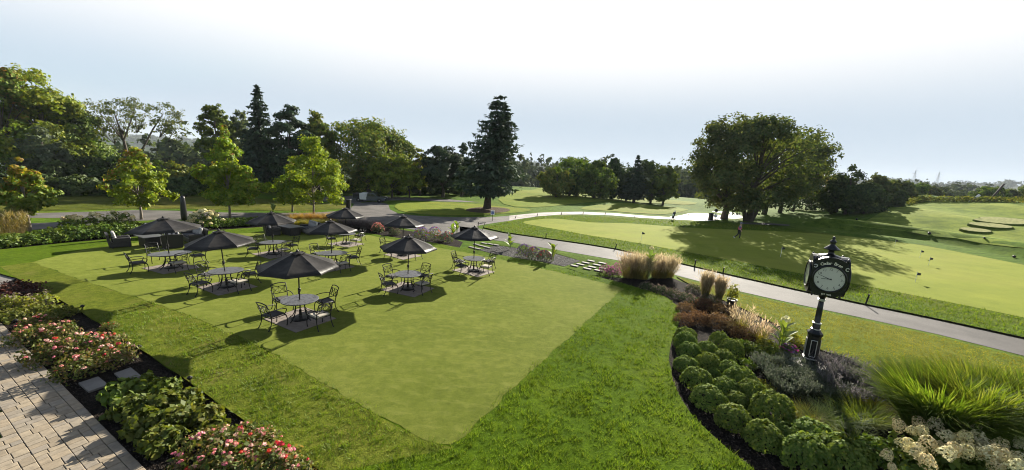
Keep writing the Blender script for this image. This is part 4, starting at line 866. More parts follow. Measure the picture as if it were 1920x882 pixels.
YT('largest bright green young maple beside the orange grasses', 588, 402, 590, 243, 128, 24, nc=440, nl=24, h0=.10, tip=None)
YT('small orange tipped maple leaning out left of the largest young maple', 548, 398, 540, 300, 62, 25, nc=150, nl=18, h0=.12, tip='orange')
# left background
T('maple_tree', 'tall yellow green maple at the far left edge of the sky', 62, 118, 56, 150, 'ovoid', 'yolive', nc=620, nl=20, ls=.36, h0=.08, seed=31, trunk=.35, lobes=.28, tipmat='yolive')
T('maple_tree', 'maple with yellow top cut off by the left picture edge', -18, 122, 52, 110, 'round', 'yolive', nc=420, nl=18, ls=.36, h0=.1, seed=32, trunk=.3, tipmat='mapletip')
T('broadleaf_tree', 'dark green tree filling the gap under the tall left maple', 118, 190, 60, 130, 'ovoid', 'oak', nc=460, nl=18, ls=.36, h0=.04, seed=33, trunk=.3)
T('willow_tree', 'small grey green willow in front of the tall left maple', 75, 236, 50, 78, 'ovoid', 'grey', nc=260, nl=18, ls=.26, h0=.06, seed=34, trunk=.16)
p, H = put(225, 182, 64)
e = thing('elm_tree', 'open elm with sky showing through its thin spreading crown', 'tree', p, 0, TREES); rng = np.random.default_rng(40); parts = []; mb = MB()
mb.tube([(0, 0, -.3), (.3, 0, H * .25), (-.2, 0, H * .5), (-1.2, 0, H * .8)], [.3, .24, .19, .07], 7); mb.tube([(.3, 0, H * .25), (2.6, .2, H * .42), (4.6, .3, H * .66), (6.6, .2, H * .84)], [.2, .15, .11, .05], 6); mb.tube([(4.3, .3, H * .62), (6.4, .4, H * .66), (8.2, .4, H * .74)], [.08, .05, .03], 5)
mb.tube([(-.2, 0, H * .5), (-2.4, 0, H * .7), (-4.4, .2, H * .85)], [.14, .1, .04], 6); mb.tube([(-.2, 0, H * .5), (1.6, 0, H * .78), (2.6, 0, H * .94)], [.12, .08, .03], 6)
for cx_, r_, z0, z1, n in ((-4.0, 2.5, .60, .97, 95), (-.6, 3.0, .55, 1.0, 120), (2.6, 2.4, .62, .99, 80), (7.2, 2.9, .58, .95, 105), (-2.2, 3.0, .45, .75, 70), (8.8, 1.6, .52, .78, 34)):
    q, cn = crown(rng, 'round', r_, H * z0, H * z1, n, 12, .33, .26, .35, .3, cen=(cx_, 0)); parts.append(q)
    for c in cn[::9]: mb.tube([(cx_ * .8, 0, H * (z0 * .8 + .1)), tuple((np.array([cx_, 0, H * (z0 + .1)]) + c) / 2), tuple(c)], [.05, .03, .012], 4, False)
obj('trunk', mb.mesh('trunk', 'bark'), e); V, Q = join(parts); obj('crown', np_mesh('crown', V, Q, 'big'), e)
T('poplar_tree', 'ragged dark poplar poking up left of the tall spruce', 400, 196, 66, 58, 'column', 'oak', nc=260, nl=15, ls=.34, h0=.3, seed=41, lobes=.3, inner=.5, rb=.5)
T('broadleaf_tree', 'grey green tree between the ragged poplar and the tall spruce', 452, 206, 70, 66, 'ovoid', 'grey', nc=260, nl=16, ls=.34, h0=.15, seed=42)
SP('spruce_tree', 'tall narrow dark spruce left of the broad pine', 481, 158, 60, 92, h0=.08, seed=43, levels=36, per=11, trunk=.3, pw=.8)
T('pine_tree', 'broad dark pine right of the tall narrow spruce', 541, 200, 60, 105, 'ovoid', 'pine', nc=620, nl=26, ls=.34, h0=.12, seed=44, trunk=.32, lobes=.2, flatten=.55, up=.6, nlimb=20, inner=.3)
T('pine_tree', 'second dark pine with a yellowing edge behind the largest young maple', 592, 210, 64, 90, 'ovoid', 'oak', nc=360, nl=22, ls=.36, h0=.1, seed=45, trunk=.3, lobes=.32, tipmat='olive')
T('broadleaf_tree', 'large olive brown tree left of the driveway pickup', 690, 224, 68, 140, 'round', 'olive', nc=560, nl=17, ls=.36, h0=.16, seed=46, trunk=.36, nlimb=24, lobes=.3, inner=.3)
T('broadleaf_tree', 'green shoulder tree on the right of the olive brown tree', 748, 258, 72, 70, 'round', 'oak', nc=260, nl=16, ls=.36, h0=.1, seed=47)
T('broadleaf_tree', 'bright yellow green bushy tree behind the pickup', 735, 290, 64, 82, 'round', 'yolive', nc=300, nl=17, ls=.3, h0=.1, seed=48, trunk=.14)
T('broadleaf_tree', 'thin tan topped tree between the bright bushy tree and the round pine', 788, 272, 72, 50, 'ovoid', 'olive', nc=170, nl=14, ls=.34, h0=.15, seed=49, trunk=.16, inner=.3)
T('broadleaf_tree', 'low yellow green tree right of the bright bushy tree', 768, 308, 66, 58, 'round', 'yolive', nc=190, nl=15, ls=.3, h0=.08, seed=50, trunk=.12)
T('pine_tree', 'round dark pine left of the lone spruce', 832, 276, 70, 82, 'round', 'pine', nc=420, nl=24, ls=.34, h0=.16, seed=51, trunk=.26, flatten=.6, up=.5)
T('pine_tree', 'dark pine with a spiky tip just left of the lone spruce', 868, 266, 74, 56, 'ovoid', 'pine', nc=280, nl=20, ls=.34, h0=.12, seed=52, trunk=.24, flatten=.6, up=.6, lobes=.2)
p = at(913, 392); H = ray_at(924, 177, p[1])[2] - p[2]
spruce('spruce_tree', 'big lone spruce with twin tips in a mulch ring', p, H, 5.5, h0=.15, seed=53, trunk=.42, tops=((.35, 0, 1.0), (1.25, .2, .93)), levels=27, per=13, lean=(.75, 0), pw=.60, droop=.16)
# dark understory along the left verge, each bush its own
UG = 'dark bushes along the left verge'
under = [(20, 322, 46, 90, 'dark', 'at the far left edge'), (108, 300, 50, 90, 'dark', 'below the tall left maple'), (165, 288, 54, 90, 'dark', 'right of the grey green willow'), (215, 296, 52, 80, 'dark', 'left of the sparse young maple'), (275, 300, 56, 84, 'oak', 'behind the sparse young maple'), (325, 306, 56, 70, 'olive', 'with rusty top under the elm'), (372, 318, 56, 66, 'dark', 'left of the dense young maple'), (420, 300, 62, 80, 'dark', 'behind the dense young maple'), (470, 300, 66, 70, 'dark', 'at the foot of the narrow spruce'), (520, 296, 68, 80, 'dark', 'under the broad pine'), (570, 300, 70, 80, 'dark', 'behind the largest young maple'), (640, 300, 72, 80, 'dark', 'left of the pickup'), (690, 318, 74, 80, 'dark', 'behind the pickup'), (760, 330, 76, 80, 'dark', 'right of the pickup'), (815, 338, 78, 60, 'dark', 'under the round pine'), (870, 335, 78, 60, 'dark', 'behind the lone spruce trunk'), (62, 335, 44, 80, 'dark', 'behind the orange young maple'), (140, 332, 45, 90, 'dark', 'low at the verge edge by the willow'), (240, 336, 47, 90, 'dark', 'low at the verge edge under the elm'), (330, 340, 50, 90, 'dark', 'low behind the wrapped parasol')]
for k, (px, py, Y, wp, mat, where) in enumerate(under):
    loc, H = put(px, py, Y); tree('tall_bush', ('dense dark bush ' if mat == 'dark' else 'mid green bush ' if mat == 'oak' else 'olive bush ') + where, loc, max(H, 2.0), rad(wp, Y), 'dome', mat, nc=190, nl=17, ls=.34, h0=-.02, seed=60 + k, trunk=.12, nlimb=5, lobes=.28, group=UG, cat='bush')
# mid-course group
MG = 'trees standing on the mid fairway'
for k, (px, py, wp, mat, prof, lab) in enumerate(((1046, 318, 52, 'olive', 'round', 'small olive tinged tree at the left end of the mid fairway group'), (1085, 297, 70, 'oak', 'round', 'round green tree in the left of the mid fairway group'), (1120, 301, 64, 'oak', 'ovoid', 'paler rounded tree in the mid fairway group'), (1153, 299, 50, 'dark', 'cone', 'first pointed dark tree in the mid fairway group'), (1228, 305, 56, 'dark', 'round', 'round dark tree right of the tallest mid fairway spruce'), (1252, 304, 40, 'oak', 'ovoid', 'slim tree at the right end of the mid fairway group'), (1180, 318, 50, 'dark', 'round', 'low dark tree left of the tallest mid fairway spruce'), (1070, 322, 40, 'dark', 'round', 'low dark tree under the round green mid fairway tree'))):
    Y = 84 + (k * 7 % 11); loc, H = put(px, py, Y); tree('fairway_tree', lab, loc, H, rad(wp * 1.28, Y), prof, mat, nc=260, nl=15, ls=.42, h0=.08, seed=90 + k, trunk=.22, nlimb=8, group=MG)
SP('fairway_spruce', 'tallest pointed spruce in the mid fairway group', 1198, 289, 86, 58, h0=.1, seed=99, levels=22, per=9, group=MG)
# right clump
RG = 'trees of the clump right of the bunkers'
def clump_tree(label, bx, by, tx, ty, wpx, seed, mat='big', prof='round', **k):
    p = at(bx, by); H = ray_at(tx, ty, p[1])[2] - p[2]; dx = ray_at(tx, ty, p[1])[0] - p[0]
    tree('shade_tree', label, p, H, rad(wpx, p[1]), prof, mat, seed=seed, group=RG, lean=(dx * .6, 0), **k)
clump_tree('big dark shade tree with a single trunk right of the bunkers', 1357, 411, 1378, 219, 140, 110, nc=520, nl=19, ls=.33, h0=.10, trunk=.42, big=46, rb=.26, nlimb=26, lobes=.24, inner=.35)
clump_tree('big dark shade tree with several stems behind the walking golfer', 1402, 415, 1450, 227, 190, 111, nc=600, nl=19, ls=.33, h0=.10, trunk=.45, big=50, rb=.26, nlimb=30, lobes=.22, inner=.35)
p = at(1410, 414)
o = [q for q in bpy.data.objects if q.get('label', '').startswith('big dark shade tree with several')][0]
mb = MB(); mb.tube([(-.3, 0, -.2), (-.9, 0, 2.0), (-1.6, 0, 4.6)], [.34, .26, .16], 7); mb.tube([(.4, 0, -.2), (1.3, 0, 2.2), (3.0, 0, 4.8)], [.34, .27, .16], 7); obj('stem', mb.mesh('stem', 'bark', True), o)
clump_tree('shade tree at the right shoulder of the clump with an airy edge', 1432, 402, 1512, 252, 150, 112, nc=420, nl=17, ls=.36, h0=.16, trunk=.36, nlimb=20, inner=.3)
clump_tree('shade tree behind the clump showing a straight dark trunk', 1462, 399, 1490, 244, 120, 113, nc=280, nl=16, ls=.38, h0=.22, trunk=.3)
clump_tree('low shade tree with small trunk deep in the clump', 1486, 397, 1530, 282, 90, 114, nc=240, nl=16, ls=.36, h0=.2, trunk=.22)
clump_tree('yellowing tree at the right end of the clump', 1540, 394, 1558, 312, 62, 115, mat='orange', prof='ovoid', nc=210, nl=15, ls=.34, h0=.15, trunk=.16, inner=.3)
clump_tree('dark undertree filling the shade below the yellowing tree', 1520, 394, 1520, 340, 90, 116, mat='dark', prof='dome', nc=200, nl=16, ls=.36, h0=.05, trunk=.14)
RG2 = 'row of trees running back to the right'
for k, (px, py, Y, wp, mat, lab) in enumerate(((1602, 312, 74, 84, 'dark', 'nearest dark tree of the right hand row'), (1652, 326, 80, 74, 'big', 'second rounded tree of the right hand row'), (1688, 338, 92, 54, 'big', 'third tree of the right hand row'), (1572, 330, 78, 50, 'dark', 'dark tree tucked behind the yellowing tree'), (1716, 343, 110, 46, 'oak', 'low tree where the right hand row meets the hill'), (1745, 349, 130, 44, 'big', 'small hazy tree past the end of the right hand row'), (1630, 345, 72, 70, 'dark', 'dense low bush in front of the right hand row'), (1674, 356, 78, 56, 'dark', 'dense low bush at the hill foot'))):
    loc, H = put(px, py, Y); tree('row_tree', lab, loc, H, rad(wp, Y), 'dome' if 'bush' in lab else 'ovoid', mat, nc=260, nl=16, ls=.38, h0=.0 if 'bush' in lab else .05, seed=130 + k, trunk=.2, nlimb=8, group=RG2)
for k, (px, py, Y, wp, mat, lab) in enumerate(((1858, 352, 112, 56, 'oak', 'round bush by the leaning pole'), (1892, 355, 118, 54, 'big', 'second bush on the right hilltop'), (1925, 352, 116, 60, 'oak', 'bush at the right picture edge on the hilltop'), (1770, 352, 150, 50, 'farleaf', 'far bush beyond the hill crest'), (1800, 358, 160, 54, 'farleaf', 'low far bush left of the tilted white board'))):
    loc, H = put(px, py, Y); tree('hill_bush', lab, loc, max(H, 2), rad(wp, Y), 'dome', mat, nc=150, nl=14, ls=.42, h0=-.05, seed=150 + k, trunk=.12, nlimb=3, group='bushes on the right hilltop', cat='bush')
a = at(1690, 386); 
rng = np.random.default_rng(5); parts = []
for k in range(16):
    q = at(1690 + k * 3.2, 386 - k * .75); (v, f) = mound_leaves(rng, 1.3, 1.2, 60, .35); parts.append((v + q, f))
for k in range(40):
    q = at(1742 + k * 5, 378 + (k > 20) * (k - 20) * .15); (v, f) = mound_leaves(rng, 1.5, 1.1, 46, .4); parts.append((v + q, f))
V, Q = join(parts); tag(obj('meadow_edge', np_mesh('meadow_edge', V, Q, 'olive'), kind='stuff'), 'tall tan meadow growth along the crest of the right hill', 'meadow')
# distant woods, one mass
rng = np.random.default_rng(77); parts = []
def woods(n, px0, px1, Y0, Y1, h, spread, lift=None, conif=.25):
    for _ in range(n):
        px = rng.uniform(px0, px1); Y = rng.uniform(Y0, Y1); d = ray(px, 330); x = d[0] / d[1] * Y; z = tz(x, Y); hh = h * rng.uniform(.7, 1.2)
        if rng.random() < conif: q = crown(rng, 'cone', spread * .55, 0, hh * 1.2, 44, 4, spread * .12, spread * .34, lobes=.1, inner=.3, big=11, rb=.6)[0]
        else: q = crown(rng, 'dome', spread * rng.uniform(.7, 1.2), -1, hh, 44, 4, spread * .2, spread * .36, lobes=.12, big=14, rb=.45)[0]
        parts.append((q[0] + np.array([x, Y, z]), q[1]))
woods(150, 925, 1340, 200, 300, 17, 6.0, None, .45); woods(60, 1240, 1340, 170, 230, 12, 5); woods(70, 1690, 1860, 260, 420, 16, 8); woods(50, -100, 480, 420, 700, 14, 9); woods(60, 930, 1350, 420, 700, 16, 10)
V, Q = join(parts); tag(obj('distant_woods', np_mesh('distant_woods', V, Q, 'farleaf'), kind='stuff'), 'hazy distant woods closing the view behind the fairways', 'woods')
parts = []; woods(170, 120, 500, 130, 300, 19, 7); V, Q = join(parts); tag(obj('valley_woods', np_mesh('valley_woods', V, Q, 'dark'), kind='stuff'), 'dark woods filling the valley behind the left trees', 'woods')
parts = []
woods(1500, -200, 2100, 1100, 2600, 15, 16, conif=.1)
V, Q = join([(v, q[rng.random(len(q)) < .5]) for v, q in parts]); tag(obj('hill_woods', np_mesh('hill_woods', V, Q, 'farleaf'), kind='stuff'), 'woods covering the far hills on the horizon', 'woods')

# ------------------------------------------------------------------ planting helpers
def plant(name, label, p, me, cat, group=None, rz=0.0, sc=1.0): return obj(name, me, None, p, rz, sc, label, cat, group)
def two(V1, Q1, m1, V2, Q2, m2, name):
    V, Q = join([(V1, Q1), (V2, Q2)]); me = np_mesh(name, V, Q, m1); me.materials.append(M[m2]); mi = np.zeros(len(Q), np.int32); mi[len(Q1):] = 1; me.polygons.foreach_set('material_index', mi); return me
rng = np.random.default_rng(200)
# round clipped mounds along the lawn edge
MMS = [np_mesh('round_mound', *mound_leaves(rng, .36, .43, 1900, .056, .07, .62, .38, .84), 'mound') for _ in range(4)]
mnd = [(1285.5, 627, 22), (1284, 641, 23), (1292, 659, 23), (1325.5, 655, 22), (1348, 639, 19), (1370, 655, 23), (1356, 671, 21), (1287, 683, 24), (1327, 681, 23), (1367, 694, 22), (1306, 710, 30), (1338, 701, 13), (1386, 712, 29), (1359, 727, 25), (1327, 744, 32), (1407, 739, 28), (1381, 752, 21), (1373, 782, 31), (1445, 772, 36), (1429, 818, 31), (1473, 816, 27), (1522, 818, 36), (1509, 856, 38), (1572, 862, 44)]
words = ['first at the brown planting end, on the lawn edge', 'second along the lawn edge from the brown planting', 'third along the lawn edge from the brown planting', 'in the middle row, just below the brown planting', 'in the row away from the lawn, touching the brown planting', 'second from the brown planting in the row away from the lawn', 'third from the brown planting in the row away from the lawn', 'fourth along the lawn edge from the brown planting', 'second from the brown planting in the middle row', 'fourth from the brown planting in the row away from the lawn', 'fifth along the lawn edge, larger than those before it', 'smallest, wedged in the middle of the three rows', 'broad one on the clock side, level with the smallest mound', 'in the middle row below the smallest mound', 'sixth and wide one along the lawn edge', 'on the clock side beside the yellow seedlings', 'small one squeezed between the wide ones in the middle row', 'seventh along the lawn edge, tall and round, last before the gap', 'largest on the clock side before the gap', 'left end of the lower row past the gap', 'middle of the lower row past the gap', 'right end of the lower row beside the yellow green grasses', 'left of the two nearest mounds at the bottom edge', 'right and biggest of the two nearest mounds at the bottom edge']
for k, (px, py, r_) in enumerate(mnd):
    p = flat(px, py + r_ * .45, -.07); d = np.hypot(p[0], p[1]); s = r_ / F * np.linalg.norm(p - ORG) / .36 * .84
    plant('round_mound', 'clipped green mound, ' + words[k], p, MMS[k % 4], 'shrub', 'clipped round mounds along the lawn edge', k * 1.3, (s * (.96 + .09 * ((k * 7) % 5) / 4), s, s * (.86 + .24 * ((k * 5) % 7) / 6)))
plant('low_shrub', 'darker leafy shrub between the biggest mound and the hydrangea', flat(1632, 858, -.07), np_mesh('low_shrub', *mound_leaves(rng, .42, .42, 700, .10, .15, .6, .6, .6), 'oak'), 'shrub')
# brown seedheads
bm = [np_mesh('brown_perennial', *join([mound_leaves(rng, .62, .46, 900, .10, .16, .35, .7, .45), mound_leaves(rng, .55, .56, 350, .09, .16, .3, .9, .7)]), 'brownp') for _ in range(2)]
for k, (px, py, lab) in enumerate(((1285, 585, 'at the lawn bend'), (1310, 605, 'behind the first mounds'), (1345, 612, 'in the middle of the brown mass'), (1375, 622, 'at the clock end of the brown mass'), (1320, 578, 'under the upright tan grasses'), (1352, 590, 'in front of the dark flower pot'), (1282, 606, 'overhanging the lawn curve'), (1395, 636, 'beside the yellow green tufts'))):
    plant('brown_perennial', 'rust brown seedhead clump ' + lab, flat(px, py, -.07), bm[k % 2], 'perennial', 'rust brown seedhead clumps', k * 2.1, .78 + .1 * (k % 3))
pm = [two(*mound_leaves(rng, .55, .42, 520, .09, .15, .5, .7, .5), 'dark', *mound_leaves(rng, .58, .48, 330, .07, .15, .5, .8, .85), 'pinkgrey', 'spirea') for _ in range(2)]
for k, (px, py, lab) in enumerate(((1212, 543, 'first left of the row by the reeds'), (1238, 549, 'second in front of the reeds'), (1262, 556, 'in the middle of the low row'), (1285, 563, 'fourth in the low row'), (1300, 547, 'near the path'), (1305, 572, 'at the end of the low row by the brown mass'), (1330, 566, 'between the upright tan grasses'), (1340, 577, 'under the second upright grass'))):
    plant('spirea', 'faded pinkish low shrub ' + lab, flat(px, py, -.07), pm[k % 2], 'shrub', 'low shrubs with faded tips', k * 1.7, .8)
# feather reed grasses
def reed(n, sp_, h, sd, lean=.06, arch=.05, mats=('tang', 'tan'), pl=.62):
    r_ = np.random.default_rng(sd); V1, Q1, tips, D = blades(r_, n, sp_, h * .78, lean, arch, .012); V0, Q0, t2, D2 = blades(r_, n, sp_, h * .72, lean * 2, arch * 4, .014)
    V2, Q2 = plumes(r_, tips - np.array([0, 0, pl * .45]), pl, .022, 4, 1.0, D * lean * 3); V, Q = join([(V1, Q1), (V0, Q0)]); return two(V, Q, mats[0], V2, Q2, mats[1], 'reed_grass')
rm = [reed(290, .32, 1.8, s, .12, .14) for s in (301, 302)]
for k, (px, py, lab) in enumerate(((1178, 521, 'at the left end of the reed screen'), (1193, 522, 'second in the reed screen'), (1204, 523, 'left of the canna in the reed screen'), (1229, 521, 'right of the canna in the reed screen'), (1241, 521, 'fifth in the reed screen'), (1253, 520, 'at the right end of the reed screen'))):
    plant('feather_reed', 'tall tan feather grass ' + lab, flat(px, py, -.07), rm[k % 2], 'grass', 'tall tan feather grasses by the path', k * 1.1, .95 if k < 3 else .88)
rm2 = [reed(330, .14, 1.55, s) for s in (311, 312)]
plant('feather_reed', 'narrow upright tan grass left of the dark flower pot', flat(1321, 561, -.07), rm2[0], 'grass', 'narrow upright tan grasses'); plant('feather_reed', 'shorter upright tan grass between the narrow one and the pot', flat(1347, 566, -.07), rm2[1], 'grass', 'narrow upright tan grasses', 0, .9)
rm3 = [reed(110, .10, 1.35, s, .24, .14, ('bladey', 'tan'), .34) for s in (321, 322)]
plant('feather_grass', 'loose golden plumed grass right of the dark flower pot', flat(1388, 624, -.07), rm3[0], 'grass', 'loose golden plumed grasses', 0, 1.0); plant('feather_grass', 'loose golden plumed grass between the pot and the clock', flat(1425, 646, -.07), rm3[1], 'grass', 'loose golden plumed grasses', 1, .95)
# cannas
def leafblade(l, w2, arch=.25):
    v = []; n = 7
    for i in range(n):
        t = i / (n - 1); ww = w2 * math.sin(math.pi * min(1, t * .86 + .10)) ** .8; x = l * (t - arch * .3 * t * t); z = l * (.25 * t - arch * t * t)
        v += [(x, -ww, z + ww * .35), (x, 0, z), (x, ww, z + ww * .35)]
    f = []
    for i in range(n - 1):
        for j in range(2): f.append((i * 3 + j, i * 3 + j + 1, (i + 1) * 3 + j + 1, (i + 1) * 3 + j))
    return MB().add(v, f).mesh('leaf', 'canna', True)
LB = leafblade(.62, .13)
def canna(label, p, h, n=8, sc=1.0, flower=None):
    o = thing('canna', label, 'plant', p, 0, 'broad leaved cannas'); m = MB()
    for k in range(3): a = k * 2.1; m.tube([(.05 * math.cos(a), .05 * math.sin(a), 0), (.10 * math.cos(a), .10 * math.sin(a), h * .85)], [.022, .012], 5)
    obj('stem', m.mesh('stem', 'canna'), o)
    for k in range(n):
        l = obj('leaf', LB, o, (0, 0, h * (.22 + .62 * k / n)), 0, sc * (.8 + .3 * random.random())); l.rotation_euler = (random.uniform(-.2, .2), -random.uniform(.45, 1.15), k * 2.4 + random.random())
    if flower: obj('blossom', np_mesh('blossom', *rosette(np.random.default_rng(3), .14, 26, 1.3), flower), o, (0, 0, h * 1.05))
    return o
canna('broad leaved canna left of the purple flower clump by the path', flat(955, 468, -.02), 1.0); canna('broad leaved canna right of the purple flower clump by the path', flat(1036, 489, -.02), 1.15)
canna('bright canna behind the parasol at the flower bed', flat(856, 437, -.02), 1.0); canna('canna between the far purple flowers and the rightmost parasol', flat(848, 448, -.02), 1.1); canna('dark leaved canna with yellow bloom in the middle of the reed screen', flat(1215, 524, -.05), 1.7, 12, 1.0, 'hydw')
canna('young canna standing in the hedge below the narrow spruce', flat(513, 414, 0), 1.6, 8)
canna('tropical leafy plant with white blooms left of the clock', flat(1462, 662, -.05), 1.15, 12, .9, 'hydw')
# flower pots by the path
def pot(label, p, h=.55):
    o = thing('flower_pot', label, 'flower pot', p); obj('tub', MB().lathe([(.15, 0), (.19, h * .9), (.22, h * .92), (.22, h), (.18, h), (.17, h - .05)], 14).mesh('tub', 'black', True), o)
    obj('foliage', np_mesh('foliage', *[q for q in (lambda v, f: (v + np.array([0, 0, h]), f))(*mound_leaves(np.random.default_rng(8), .26, .62, 420, .09, .25, .55, .8, .3))], 'limebush'), o)
    for k in range(4): obj('blossom', np_mesh('blossom', *rosette(np.random.default_rng(k), .07, 14), 'hydw'), o, (.14 * math.cos(k * 1.7), .14 * math.sin(k * 1.7), h + .40 + .1 * k))
pot('tall dark pot with leafy white flowered plant behind the brown seedheads', flat(1369, 586, -.07), .62)
# lime, lavender, silver and grass fillers
lm = [np_mesh('lime_perennial', *mound_leaves(rng, .34, .36, 420, .09, .2, .4, .8, .4), 'limebush') for _ in range(2)]
for k, (px, py, s, lab) in enumerate(((1432, 655, 1.0, 'below the loose golden grass'), (1412, 640, .8, 'at the edge of the brown seedheads'), (1480, 640, 1.1, 'behind the tropical plant'), (1500, 652, .9, 'left of the clock pedestal'), (1450, 690, .7, 'above the grey catmint'), (1442, 735, .55, 'among the yellow seedlings'), (1425, 722, .5, 'at the left of the yellow seedlings'), (1455, 752, .5, 'at the lower end of the yellow seedlings'), (1490, 800, .9, 'above the lower mound row'), (1515, 812, .9, 'beside the blue green grass'), (1650, 705, 1.0, 'right of the purple sage'), (1730, 852, .7, 'between the hydrangea heads'))):
    plant('lime_perennial', 'small lime green perennial ' + lab, flat(px, py, -.07), lm[k % 2], 'perennial', 'lime green perennials', k * 1.9, s)
gm = [np_mesh('leafy_perennial', *mound_leaves(rng, .42, .40, 480, .10, .2, .5, .8, .4), 'oak') for _ in range(2)]
for k, (px, py, s, lab) in enumerate(((1412, 664, .9, 'left of the tropical plant'), (1392, 655, .8, 'beside the second row of mounds'), (1450, 668, .8, 'at the foot of the tropical plant'), (1400, 690, .7, 'right of the fourth mound row'), (1440, 655, .8, 'between the golden grass and the tropical plant'))):
    plant('leafy_perennial', 'mid green leafy perennial ' + lab, flat(px, py, -.07), gm[k % 2], 'perennial', 'leafy perennials', k * 2.3, s)
def spray(sd, mats, r_, h, n):
    g_ = np.random.default_rng(sd); V1, Q1, tips, D = blades(g_, n, r_ * .6, h, .55, .2, .012); V2, Q2 = plumes(g_, tips, h * .45, .018, 5, .8, D * .8); V3, Q3 = mound_leaves(g_, r_ * .85, h * .6, n * 2, .06, .2, .4, .9, .3); V, Q = join([(V1, Q1), (V3, Q3)]); return two(V, Q, mats[0], V2, Q2, mats[1], 'flower_spray')
sm = [spray(331, ('silverl', 'lav'), .50, .52, 330), spray(332, ('silverl', 'silverl'), .50, .44, 330)]
for k, (px, py, s, lab, t_) in enumerate(((1452, 706, 1.0, 'grey green catmint below the tropical plant', 1), (1488, 702, .95, 'grey green catmint left of the clock plinth', 1), (1475, 735, 1.0, 'silvery catmint below the yellow seedlings', 1), (1512, 736, 1.0, 'silvery catmint below the clock plinth', 1), (1545, 742, .9, 'dim catmint in the shadow of the clock', 1), (1575, 718, 1.15, 'lavender coloured sage right of the clock base', 0), (1606, 722, 1.1, 'lavender coloured sage farther right of the clock', 0), (1590, 748, 1.1, 'lavender coloured sage below its neighbours', 0), (1628, 740, 1.0, 'fading sage beside the large fountain grass', 0), (1432, 690, .7, 'small catmint by the mounds', 1))):
    plant('flower_spray', lab, flat(px, py, -.07), sm[t_], 'perennial', 'catmint and sage round the clock', k * 1.3, s)
bg_ = [np_mesh('grass_tuft', *blades(np.random.default_rng(340 + k), 420, .16, .62, .55, .45, .016)[:2], mt) for k, mt in enumerate(('bladeb', 'blade', 'bladey'))]
for k, (px, py, s, lab, t_) in enumerate(((1530, 800, 1.05, 'blue green grass tuft above the lower mounds', 0), (1572, 800, 1.1, 'dark arching grass tuft left of the fountain grass', 0), (1612, 800, 1.2, 'arching green grass tuft beside the fountain grass', 1), (1595, 838, 1.0, 'green grass tuft above the nearest mounds', 1), (1640, 800, 1.1, 'spilling grass tuft at the foot of the fountain grass', 1), (1505, 790, .8, 'yellowish grass tuft right of the largest mound', 2), (1535, 835, .8, 'yellow green grass tuft behind the nearest mounds', 2), (1480, 782, .6, 'short yellowish tuft beside the largest mound', 2), (1630, 770, 1.0, 'pale grass tuft below the fading sage', 2))):
    plant('grass_tuft', lab, flat(px, py, -.07), bg_[t_], 'grass', 'grass tufts in the right bed', k * 1.7, s)
fg = [np_mesh('fountain_grass', *blades(np.random.default_rng(350 + k), 4300, .50, 1.85, .20, .42, .056, seg=6)[:2], 'blade') for k in range(2)]
for k, (px, py, s, lab) in enumerate(((1745, 822, 1.0, 'left clump of the big bright fountain grass'), (1835, 826, 1.05, 'middle clump of the big bright fountain grass'), (1930, 842, 1.0, 'right clump of the fountain grass at the picture edge'))):
    plant('fountain_grass', lab, flat(px, py, -.07), fg[k % 2], 'grass', 'big fountain grasses', k * 2.2, s)
# hydrangea at bottom right: one bush, many heads
hp = flat(1800, 905, -.07); hyd = thing('hydrangea', 'cream hydrangea with big cone shaped heads at the bottom right', 'shrub', hp)
parts = []; g_ = np.random.default_rng(360)
for px, py in ((1700, 872), (1745, 880), (1790, 872), (1835, 880), (1880, 868), (1920, 880), (1720, 905), (1770, 915), (1830, 915), (1890, 915), (1950, 910)):
    c = flat(px, py, -.07) - hp; v, f = mound_leaves(g_, .42, .62, 260, .15, .15, .6, .7, .4); parts.append((v + c, f))
V, Q = join(parts); obj('foliage', np_mesh('foliage', V, Q, 'oak'), hyd)
def headmesh(sd, mat, r_, h_): 
    g_ = np.random.default_rng(sd); n = 300; t = g_.random(n); a = g_.random(n) * 6.283; rr = r_ * np.sqrt(np.clip(1 - (t * 1.05 - .15) ** 2, 0, 1)) * (.85 + .2 * g_.random(n)); P = np.stack([rr * np.cos(a), rr * np.sin(a), h_ * (t - .3)], -1); N_ = unit(P * np.array([1, 1, .8]) + g_.normal(0, .03, P.shape)); return np_mesh('flower_head', *quads(P, N_, g_.normal(0, 1, P.shape), .034, .038, .1), mat)
HM = [headmesh(361, 'hyd', .145, .32), headmesh(362, 'hydw', .14, .28), headmesh(363, 'hyd', .13, .28)]
for k, (zx, zy) in enumerate(((905, 593), (1045, 630), (1145, 580), (1330, 573), (1400, 570), (1210, 655), (1290, 700), (1340, 670), (1430, 670), (1095, 718), (1160, 705), (1215, 770), (1405, 755), (1090, 835), (1500, 780), (1580, 720), (1560, 860), (1690, 865), (1545, 775), (1660, 812), (1735, 710), (975, 615), (925, 705), (990, 750), (810, 785), (850, 868), (1480, 720), (1600, 800), (1340, 760), (1730, 830), (1040, 575), (1260, 745))):
    q = flat(1440 + zx / 3.644, 640 + zy / 3.644, .62 + .22 * ((k * 37) % 10) / 10) - hp; s = 1.0 if k not in (21, 24, 25, 10) else .6
    o = obj('flower_head', HM[(k * 5) % 3], hyd, q, k * 1.1, s * (.86 + .04 * (k % 5))); o.rotation_euler = (random.uniform(-.5, .5) - .2, random.uniform(-.5, .5), k)
